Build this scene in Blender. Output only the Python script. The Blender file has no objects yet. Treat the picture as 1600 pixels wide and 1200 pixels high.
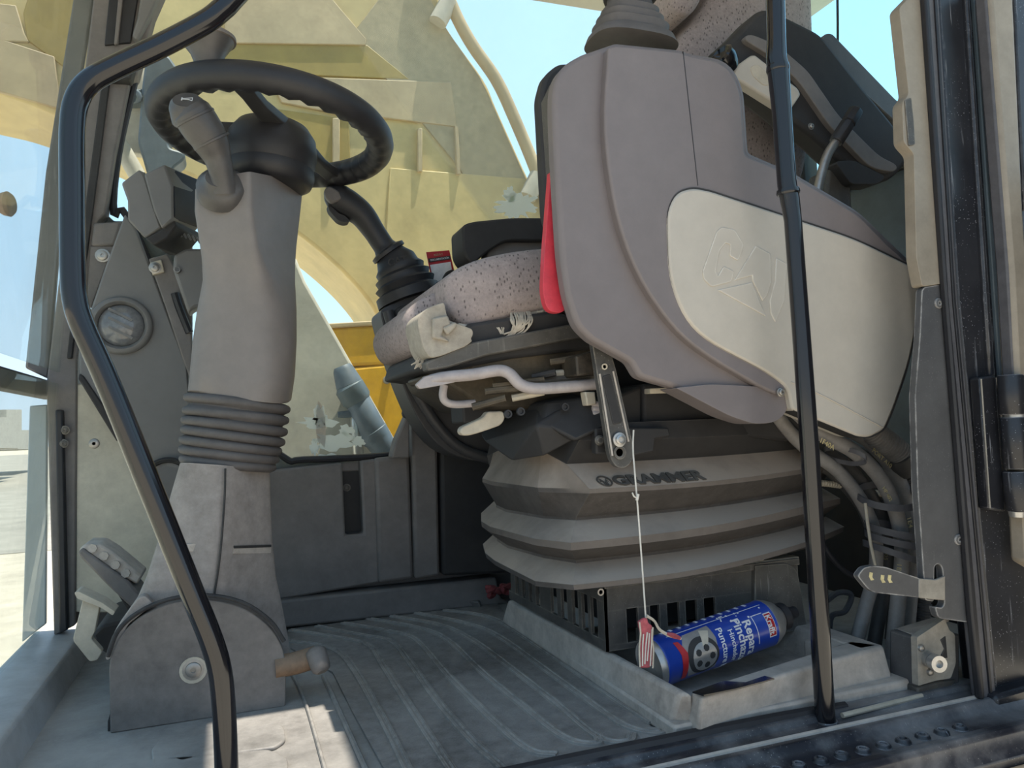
import bpy, bmesh, math, random
from math import sin, cos, pi, radians, sqrt
from mathutils import Vector as V, Matrix
random.seed(7)
C = bpy.context.scene.collection
sc = bpy.context.scene

# ---------------------------------------------------------------- camera
FPX, YAW, PITCH, ROLL = 1200.0, radians(20), radians(2.7), radians(2.3)
EYE = V((0, 0, 0.46))
FW = V((sin(YAW)*cos(PITCH), cos(YAW)*cos(PITCH), sin(PITCH)))
_r0 = V((cos(YAW), -sin(YAW), 0)); _u0 = _r0.cross(FW)
RT = _r0*cos(ROLL) - _u0*sin(ROLL); UP = _u0*cos(ROLL) + _r0*sin(ROLL)
cam = bpy.data.objects.new('camera', bpy.data.cameras.new('camera')); C.objects.link(cam)
cam.data.sensor_width = 36; cam.data.lens = 36*FPX/1600
cam.data.clip_start = 0.02; cam.data.clip_end = 3000
cam.matrix_world = Matrix(((RT.x, UP.x, -FW.x, EYE.x), (RT.y, UP.y, -FW.y, EYE.y), (RT.z, UP.z, -FW.z, EYE.z), (0, 0, 0, 1)))
sc.camera = cam

# ---------------------------------------------------------------- sky, sun, exposure
sc.view_settings.view_transform = 'Standard'; sc.view_settings.look = 'None'
sc.view_settings.gamma = 1.0; sc.view_settings.use_curve_mapping = False
sc.view_settings.exposure = 0.55
w = bpy.data.worlds.new('sky'); sc.world = w; w.use_nodes = True
nt = w.node_tree; nt.nodes.clear()
o_ = nt.nodes.new('ShaderNodeOutputWorld'); bg = nt.nodes.new('ShaderNodeBackground')
tc = nt.nodes.new('ShaderNodeTexCoord'); sx = nt.nodes.new('ShaderNodeSeparateXYZ'); rp = nt.nodes.new('ShaderNodeValToRGB')
nt.links.new(tc.outputs['Generated'], sx.inputs[0]); nt.links.new(sx.outputs['Z'], rp.inputs[0])
nt.links.new(rp.outputs[0], bg.inputs[0]); nt.links.new(bg.outputs[0], o_.inputs[0])
e = rp.color_ramp.elements
e[0].position = 0.0; e[0].color = (0.58, 0.70, 0.82, 1)
e[1].position = 1.0; e[1].color = (0.32, 0.50, 0.78, 1)
n_ = e.new(0.18); n_.color = (0.44, 0.63, 0.83, 1)
n_ = e.new(0.50); n_.color = (0.40, 0.62, 0.86, 1)
# the sky is brighter toward the sun's side (rear right) than ahead of the cab
dv_ = nt.nodes.new('ShaderNodeVectorMath'); dv_.operation = 'DOT_PRODUCT'; dv_.inputs[1].default_value = (0.85, 0.45, 0.0)
mr_ = nt.nodes.new('ShaderNodeMapRange'); mr_.inputs[1].default_value = -0.2; mr_.inputs[2].default_value = 0.9; mr_.inputs[3].default_value = 0.84; mr_.inputs[4].default_value = 1.45
nt.links.new(tc.outputs['Generated'], dv_.inputs[0]); nt.links.new(dv_.outputs['Value'], mr_.inputs[0]); nt.links.new(mr_.outputs[0], bg.inputs[1])
sl = bpy.data.lights.new('sun', 'SUN'); so = bpy.data.objects.new('sun', sl); C.objects.link(so)
sl.energy = 5.2; sl.angle = radians(0.53); sl.color = (1.0, 0.91, 0.78)
SUN = V((0.22, -0.10, 1.0)).normalized()
so.rotation_euler = SUN.to_track_quat('Z', 'Y').to_euler(); so.location = (3, -3, 8)

# ---------------------------------------------------------------- helpers
def at(px, py, X=None, Y=None, Z=None):
    """world point seen at a pixel of the photo, on the plane X=, Y= or Z="""
    d = FW + RT*((px-800)/FPX) + UP*((600-py)/FPX)
    if Y is not None: t = Y/d.y
    elif X is not None: t = X/d.x
    else: t = (Z-EYE.z)/d.z
    return EYE + d*t

def lin(h):
    h = h.lstrip('#'); out = []
    for i in (0, 2, 4):
        c = int(h[i:i+2], 16)/255
        out.append(c/12.92 if c < 0.04045 else ((c+0.055)/1.055)**2.4)
    return tuple(out)

def base_of(o):
    p = V((0, 0, 0))
    while o is not None:
        p = p + o.location; o = o.parent
    return p

def raw(name, verts, faces, mat, parent=None, smooth=True, bevel=0, seg=2, angle=38):
    bm = bmesh.new()
    vs = [bm.verts.new(v) for v in verts]
    for f in faces:
        try: bm.faces.new([vs[i] for i in f])
        except ValueError: pass
    bmesh.ops.recalc_face_normals(bm, faces=bm.faces)
    me = bpy.data.meshes.new(name)
    if parent is not None:
        b = base_of(parent); off = b; loc = V((0, 0, 0))
    else:
        xs = [v[0] for v in verts]; ys = [v[1] for v in verts]; zs = [v[2] for v in verts]
        off = V(((min(xs)+max(xs))/2, (min(ys)+max(ys))/2, min(zs))); loc = off
    for v in bm.verts: v.co -= off
    bm.to_mesh(me); bm.free()
    o = bpy.data.objects.new(name, me); C.objects.link(o); o.location = loc
    if parent is not None: o.parent = parent
    if mat is not None: me.materials.append(mat)
    if smooth:
        me.polygons.foreach_set('use_smooth', [True]*len(me.polygons))
        me.set_sharp_from_angle(angle=radians(angle))
    if bevel:
        m = o.modifiers.new('bevel', 'BEVEL'); m.width = bevel; m.segments = seg
        m.limit_method = 'ANGLE'; m.angle_limit = radians(30); m.harden_normals = False
    return o

class MB:
    """collects simple shapes into ONE mesh"""
    def __init__(s): s.v = []; s.f = []
    def add(s, vs, fs):
        n = len(s.v); s.v += [V(v) for v in vs]; s.f += [[i+n for i in f] for f in fs]; return s
    def build(s, name, mat, parent=None, **k): return raw(name, s.v, s.f, mat, parent, **k)

def g_prism(near, far):
    n = len(near); fs = [list(range(n)), list(range(n, 2*n))[::-1]]
    fs += [[i, (i+1) % n, n+(i+1) % n, n+i] for i in range(n)]
    return list(near)+list(far), fs

def g_loft(rings, cap=True, closed=True):
    n = len(rings[0]); vs = [p for r in rings for p in r]; fs = []
    for k in range(len(rings)-1):
        for i in range(n if closed else n-1):
            j = (i+1) % n
            fs.append([k*n+i, k*n+j, (k+1)*n+j, (k+1)*n+i])
    if cap and closed:
        fs.append(list(range(n))[::-1]); fs.append([(len(rings)-1)*n+i for i in range(n)])
    return vs, fs

def g_box(c, s, rot=None):
    vs = []
    for x in (-1, 1):
        for y in (-1, 1):
            for z in (-1, 1):
                p = V((x*s[0]/2, y*s[1]/2, z*s[2]/2))
                if rot is not None: p = rot @ p
                vs.append(V(c)+p)
    return vs, [[0,1,3,2],[4,6,7,5],[0,4,5,1],[2,3,7,6],[0,2,6,4],[1,5,7,3]]

def frame(d):
    d = V(d).normalized(); a = V((0, 0, 1)) if abs(d.z) < 0.9 else V((1, 0, 0))
    u = d.cross(a).normalized(); return u, d.cross(u).normalized()

def spline(pts, n=6):
    P = [V(p) for p in pts]; out = []
    for i in range(len(P)-1):
        p0 = P[i-1] if i else P[0]*2-P[1]; p3 = P[i+2] if i+2 < len(P) else P[-1]*2-P[-2]
        p1, p2 = P[i], P[i+1]
        for k in range(n):
            t = k/n
            out.append(0.5*((2*p1)+(p2-p0)*t+(2*p0-5*p1+4*p2-p3)*t*t+(3*p1-p0-3*p2+p3)*t**3))
    out.append(P[-1]); return out

def g_tube(pts, r, sides=12, n=6, cap=True, smooth=True):
    path = spline(pts, n) if smooth and len(pts) > 2 else [V(p) for p in pts]
    m = len(path)
    def rad(i):
        if not isinstance(r, (list, tuple)): return r
        t = i/(m-1)*(len(r)-1); k = min(int(t), len(r)-2); return r[k]+(r[k+1]-r[k])*(t-k)
    d0 = (path[1]-path[0]).normalized(); u, v = frame(d0); rings = []
    for i, p in enumerate(path):
        d = (path[min(i+1, m-1)]-path[max(i-1, 0)]).normalized()
        u = (u - d*u.dot(d)).normalized(); v = d.cross(u)
        rings.append([p+(u*cos(2*pi*k/sides)+v*sin(2*pi*k/sides))*rad(i) for k in range(sides)])
    return g_loft(rings, cap)

def g_lathe(p, d, prof, n=24, cap=True):
    """profile (height along d, radius)"""
    d = V(d).normalized(); u, v = frame(d)
    return g_loft([[V(p)+d*h+(u*cos(2*pi*k/n)+v*sin(2*pi*k/n))*max(r, 1e-5) for k in range(n)] for h, r in prof], cap)

def rnd(pts, r, n=4):
    out = []; N = len(pts)
    for i in range(N):
        a, b, c = pts[i-1], pts[i], pts[(i+1) % N]
        ra = r[i] if isinstance(r, (list, tuple)) else r
        if ra <= 0: out.append(b); continue
        da = sqrt((a[0]-b[0])**2+(a[1]-b[1])**2); dc = sqrt((c[0]-b[0])**2+(c[1]-b[1])**2)
        ta = min(ra, da*.48)/da; tc_ = min(ra, dc*.48)/dc
        s = (b[0]+(a[0]-b[0])*ta, b[1]+(a[1]-b[1])*ta); e2 = (b[0]+(c[0]-b[0])*tc_, b[1]+(c[1]-b[1])*tc_)
        for k in range(n+1):
            t = k/n
            out.append(tuple((1-t)**2*s[q]+2*t*(1-t)*b[q]+t*t*e2[q] for q in (0, 1)))
    return out

def soft(pts, n=5):
    """closed smooth outline through pixel points"""
    P = [V((p[0], p[1], 0)) for p in pts]; N = len(P); out = []
    for i in range(N):
        p0, p1, p2, p3 = P[i-1], P[i], P[(i+1) % N], P[(i+2) % N]
        for k in range(n):
            t = k/n; q = 0.5*((2*p1)+(p2-p0)*t+(2*p0-5*p1+4*p2-p3)*t*t+(3*p1-p0-3*p2+p3)*t**3)
            out.append((q.x, q.y))
    return out

def px(pts, Y): return [at(a, b, Y=Y) for a, b in pts]
def pxy(pts): return [at(a, b, Y=y) for a, b, y in pts]

def slab(name, mat, pts, Y, d, parent=None, shift=(0, 0), **k):
    near = px(pts, Y); far = [p+V((shift[0], d, shift[1])) for p in near]
    return raw(name, *g_prism(near, far), mat, parent, **k)

def wedge(name, mat, npts, Y0, fpts, Y1, parent=None, **k):
    return raw(name, *g_prism(px(npts, Y0), px(fpts, Y1)), mat, parent, **k)

def dome(name, mat, pts, Y, d, bulge, parent=None, inset=(0.97, 0.9, 0.75, 0.5, 0.25), **k):
    """soft cushion: outline at Y, extruded back by d, bulging by `bulge` toward the door"""
    near = px(pts, Y); c = sum(near, V((0, 0, 0)))/len(near)
    rings = [[p+V((0, d, 0)) for p in near], near]
    for s in inset:
        rings.append([c+(p-c)*s+V((0, -bulge*sqrt(max(0, 1-s*s)), 0)) for p in near])
    return raw(name, *g_loft(rings, True), mat, parent, **k)

def thing(name, label, cat, loc, group=None):
    o = bpy.data.objects.new(name, None); C.objects.link(o); o.location = loc
    o.empty_display_size = 0.05
    o['label'] = label; o['category'] = cat
    if group: o['group'] = group
    return o
def tag(o, label, cat, group=None):
    o['label'] = label; o['category'] = cat
    if group: o['group'] = group
    return o
def S(o): o['kind'] = 'structure'; return o

def text(name, s, mat, org, xd, yd, h, parent, ext=0.0004, warp=None, bold=0.0, sx=1.0, align='CENTER'):
    cu = bpy.data.curves.new('txt', 'FONT'); cu.body = s; cu.size = 1.0; cu.align_x = align; cu.align_y = 'CENTER'
    cu.offset = bold; cu.resolution_u = 3
    tmp = bpy.data.objects.new('txt', cu); C.objects.link(tmp)
    dg = bpy.context.evaluated_depsgraph_get(); dg.update()
    me = bpy.data.meshes.new_from_object(tmp.evaluated_get(dg))
    bpy.data.objects.remove(tmp)
    xd, yd = V(xd).normalized(), V(yd).normalized(); nd = xd.cross(yd)
    vs = []
    for v in me.vertices:
        a, b = v.co.x*h*sx, v.co.y*h
        vs.append((a, b))
    fs = [list(p.vertices) for p in me.polygons]
    bpy.data.meshes.remove(me); bpy.data.curves.remove(cu)
    if warp: P0 = [warp(a, b, 0) for a, b in vs]; P1 = [warp(a, b, ext) for a, b in vs]
    else: P0 = [V(org)+xd*a+yd*b for a, b in vs]; P1 = [p+nd*ext for p in P0]
    cnt = {}
    for f in fs:
        for i in range(len(f)):
            k = (f[i], f[(i+1) % len(f)]); cnt[k] = cnt.get(k, 0)+1
    n = len(vs); F = [[i+n for i in f] for f in fs]
    for (a, b) in cnt:
        if (b, a) not in cnt: F.append([a, b, b+n, a+n])
    return raw(name, P0+P1, F, mat, parent, smooth=False)

# ---------------------------------------------------------------- materials
def mat(name, col, rough=0.55, metal=0.0, var=0.12, vs=6.0, dust=0.0, dcol='#b3aa9c', ds=3.0, bump=0.0, bs=150.0, spec=0.5,
        scratch=0.0, scol='#c8c4bc', coat=0.0, dz=(-0.4, 0.9, 0.35), mott=0.14, edge=0.0, ecol='#a8a39c', dr=(0.38, 0.72)):
    m = bpy.data.materials.new(name); m.use_nodes = True; t = m.node_tree; N = t.nodes; L = t.links
    b = N['Principled BSDF']; c = lin(col) if isinstance(col, str) else col
    b.inputs['Metallic'].default_value = metal; b.inputs['Specular IOR Level'].default_value = spec
    b.inputs['Coat Weight'].default_value = coat; b.inputs['Coat Roughness'].default_value = 0.08
    co = N.new('ShaderNodeTexCoord').outputs['Object']
    def noise(s, det=5.0, rgh=0.6):
        n = N.new('ShaderNodeTexNoise'); n.inputs['Scale'].default_value = s; n.inputs['Detail'].default_value = det
        n.inputs['Roughness'].default_value = rgh; L.new(co, n.inputs['Vector']); return n.outputs['Fac']
    def mixc(f, a, bb):
        x = N.new('ShaderNodeMix'); x.data_type = 'RGBA'
        for s, val in ((0, f), (6, a), (7, bb)):
            if hasattr(val, 'node'): L.new(val, x.inputs[s])
            else: x.inputs[s].default_value = val if s == 0 else tuple(val)+(1,)
        return x.outputs[2]
    def mr(v, a, bb, lo=0.0, hi=1.0):
        x = N.new('ShaderNodeMapRange'); L.new(v, x.inputs[0]); x.inputs[1].default_value = a; x.inputs[2].default_value = bb
        x.inputs[3].default_value = lo; x.inputs[4].default_value = hi; return x.outputs[0]
    def mul(a, bb):
        x = N.new('ShaderNodeMath'); x.operation = 'MULTIPLY'; L.new(a, x.inputs[0])
        if hasattr(bb, 'node'): L.new(bb, x.inputs[1])
        else: x.inputs[1].default_value = bb
        return x.outputs[0]
    cc = mixc(mr(noise(vs), 0.3, 0.7), tuple(x*(1-var) for x in c), tuple(min(1, x*(1+var)) for x in c))
    if mott:
        mm = N.new('ShaderNodeMix'); mm.data_type = 'RGBA'; mm.blend_type = 'MULTIPLY'; mm.inputs[0].default_value = 1.0
        L.new(cc, mm.inputs[6]); q = mr(noise(vs*4.5, 9.0, 0.72), 0.32, 0.68, 1-mott*1.6, 1+mott)
        L.new(q, mm.inputs[7]); cc = mm.outputs[2]
    rv = None
    if dust:
        g = N.new('ShaderNodeNewGeometry'); z = N.new('ShaderNodeSeparateXYZ'); L.new(g.outputs['Normal'], z.inputs[0])
        up = mr(z.outputs['Z'], dz[0], dz[1], dz[2], 1.0)
        f = mul(mul(mr(noise(ds, 8.0, 0.65), dr[0], dr[1]), up), dust)
        cc = mixc(f, cc, lin(dcol)); rv = mr(f, 0, 1, rough, min(1, rough+0.35))
    if scratch:
        v = N.new('ShaderNodeTexVoronoi'); v.inputs['Scale'].default_value = 210; L.new(co, v.inputs['Vector'])
        f = mul(mul(mr(v.outputs['Distance'], 0.16, 0.10), mr(noise(9.0, 6.0), 0.44, 0.60)), scratch)
        cc = mixc(f, cc, lin(scol))
        mp = N.new('ShaderNodeMapping'); mp.inputs['Scale'].default_value = (160, 160, 9); mp.inputs['Rotation'].default_value = (0.9, 0.4, 0.3); L.new(co, mp.inputs[0])
        n2 = N.new('ShaderNodeTexNoise'); n2.inputs['Scale'].default_value = 1.0; n2.inputs['Detail'].default_value = 2; L.new(mp.outputs[0], n2.inputs['Vector'])
        f = mul(mul(mr(n2.outputs['Fac'], 0.64, 0.70), mr(noise(5.0, 5.0), 0.48, 0.62)), scratch*0.7)
        cc = mixc(f, cc, lin(scol))
    if edge:
        g2 = N.new('ShaderNodeNewGeometry'); bv = N.new('ShaderNodeBevel'); bv.samples = 4; bv.inputs['Radius'].default_value = 0.0035
        dp = N.new('ShaderNodeVectorMath'); dp.operation = 'DOT_PRODUCT'; L.new(g2.outputs['Normal'], dp.inputs[0]); L.new(bv.outputs[0], dp.inputs[1])
        f = mul(mul(mr(dp.outputs['Value'], 0.985, 0.90), mr(noise(45.0, 5.0), 0.35, 0.6)), edge)
        cc = mixc(f, cc, lin(ecol))
    if hasattr(cc, 'node'): L.new(cc, b.inputs['Base Color'])
    if rv is not None: L.new(rv, b.inputs['Roughness'])
    else: b.inputs['Roughness'].default_value = rough
    if bump:
        bp = N.new('ShaderNodeBump'); bp.inputs['Strength'].default_value = bump; bp.inputs['Distance'].default_value = 0.002
        L.new(noise(bs, 3.0), bp.inputs['Height']); L.new(bp.outputs[0], b.inputs['Normal'])
    return m

def glass(name, tint=(0.93, 0.97, 0.96), dust=0.25, refl=0.08, dcol='#c9c4b2', ds=4.0, diag=None):
    m = bpy.data.materials.new(name); m.use_nodes = True; t = m.node_tree; N = t.nodes; L = t.links; N.clear()
    out = N.new('ShaderNodeOutputMaterial'); tr = N.new('ShaderNodeBsdfTransparent'); tr.inputs[0].default_value = tint+(1,)
    gl = N.new('ShaderNodeBsdfGlossy'); gl.inputs['Roughness'].default_value = 0.02
    m1 = N.new('ShaderNodeMixShader'); fr = N.new('ShaderNodeLayerWeight'); fr.inputs[0].default_value = 0.15
    k = N.new('ShaderNodeMath'); k.operation = 'MULTIPLY'; k.inputs[1].default_value = refl*4; L.new(fr.outputs['Fresnel'], k.inputs[0])
    L.new(k.outputs[0], m1.inputs[0]); L.new(tr.outputs[0], m1.inputs[1]); L.new(gl.outputs[0], m1.inputs[2])
    df = N.new('ShaderNodeBsdfDiffuse'); df.inputs[0].default_value = lin(dcol)+(1,)
    tl = N.new('ShaderNodeBsdfTranslucent'); tl.inputs[0].default_value = lin(dcol)+(1,)
    m3 = N.new('ShaderNodeMixShader'); m3.inputs[0].default_value = 0.5; L.new(df.outputs[0], m3.inputs[1]); L.new(tl.outputs[0], m3.inputs[2])
    co = N.new('ShaderNodeTexCoord').outputs['Object']
    n = N.new('ShaderNodeTexNoise'); n.inputs['Scale'].default_value = ds; n.inputs['Detail'].default_value = 9; n.inputs['Roughness'].default_value = 0.65
    L.new(co, n.inputs['Vector'])
    r = N.new('ShaderNodeMapRange'); r.inputs[1].default_value = 0.3; r.inputs[2].default_value = 0.75; r.inputs[3].default_value = dust*0.35; r.inputs[4].default_value = dust
    L.new(n.outputs['Fac'], r.inputs[0]); fac = r.outputs[0]
    n2 = N.new('ShaderNodeTexNoise'); n2.inputs['Scale'].default_value = ds*14; n2.inputs['Detail'].default_value = 4; L.new(co, n2.inputs['Vector'])
    r2 = N.new('ShaderNodeMapRange'); r2.inputs[1].default_value = 0.70; r2.inputs[2].default_value = 0.78; r2.inputs[4].default_value = dust*0.6; L.new(n2.outputs['Fac'], r2.inputs[0])
    a = N.new('ShaderNodeMath'); a.operation = 'ADD'; L.new(fac, a.inputs[0]); L.new(r2.outputs[0], a.inputs[1]); fac = a.outputs[0]
    if diag:   # sunlit zone of the dusty pane put into the film, past a slanted sun-shade edge: (nx, nz, d, strength)
        s = N.new('ShaderNodeSeparateXYZ'); L.new(co, s.inputs[0])
        dt = N.new('ShaderNodeVectorMath'); dt.operation = 'DOT_PRODUCT'; dt.inputs[1].default_value = (diag[0], 0, diag[1]); L.new(co, dt.inputs[0])
        r3 = N.new('ShaderNodeMapRange'); r3.inputs[1].default_value = diag[2]; r3.inputs[2].default_value = diag[2]+0.012; r3.inputs[4].default_value = diag[3]
        L.new(dt.outputs['Value'], r3.inputs[0])
        a2 = N.new('ShaderNodeMath'); a2.operation = 'ADD'; L.new(fac, a2.inputs[0]); L.new(r3.outputs[0], a2.inputs[1]); fac = a2.outputs[0]
    m2 = N.new('ShaderNodeMixShader'); L.new(fac, m2.inputs[0]); L.new(m1.outputs[0], m2.inputs[1]); L.new(m3.outputs[0], m2.inputs[2])
    L.new(m2.outputs[0], out.inputs[0]); return m

def translucent(name, col):
    m = bpy.data.materials.new(name); m.use_nodes = True; t = m.node_tree; N = t.nodes; N.clear()
    o = N.new('ShaderNodeOutputMaterial'); a = N.new('ShaderNodeBsdfDiffuse'); b = N.new('ShaderNodeBsdfTranslucent'); x = N.new('ShaderNodeMixShader')
    nz = N.new('ShaderNodeTexNoise'); nz.inputs['Scale'].default_value = 60; r = N.new('ShaderNodeValToRGB'); t.links.new(nz.outputs['Fac'], r.inputs[0])
    c = lin(col); r.color_ramp.elements[0].color = tuple(q*.85 for q in c)+(1,); r.color_ramp.elements[1].color = c+(1,)
    for s in (a, b): t.links.new(r.outputs[0], s.inputs[0])
    x.inputs[0].default_value = 0.6
    t.links.new(a.outputs[0], x.inputs[1]); t.links.new(b.outputs[0], x.inputs[2]); t.links.new(x.outputs[0], o.inputs[0]); return m

def fabric():
    m = mat('seat_fabric', '#9b8f8d', rough=0.95, var=0.12, vs=40, dust=0.25, dcol='#c4bcb4', bump=0.35, bs=420)
    t = m.node_tree; N = t.nodes; L = t.links; b = N['Principled BSDF']
    src = b.inputs['Base Color'].links[0].from_socket
    co = N.new('ShaderNodeTexCoord').outputs['Object']
    v = N.new('ShaderNodeTexVoronoi'); v.inputs['Scale'].default_value = 165; v.inputs['Randomness'].default_value = 0.7
    mp = N.new('ShaderNodeMapping'); mp.inputs['Scale'].default_value = (1.0, 1.0, 0.5); mp.inputs['Rotation'].default_value = (0, 0.5, 0)
    L.new(co, mp.inputs[0]); L.new(mp.outputs[0], v.inputs['Vector'])
    r = N.new('ShaderNodeMapRange'); r.inputs[1].default_value = 0.30; r.inputs[2].default_value = 0.12; r.inputs[4].default_value = 0.75; L.new(v.outputs['Distance'], r.inputs[0])
    x = N.new('ShaderNodeMix'); x.data_type = 'RGBA'; L.new(r.outputs[0], x.inputs[0]); L.new(src, x.inputs[6]); x.inputs[7].default_value = lin('#3d3838')+(1,)
    L.new(x.outputs[2], b.inputs['Base Color']); return m

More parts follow.
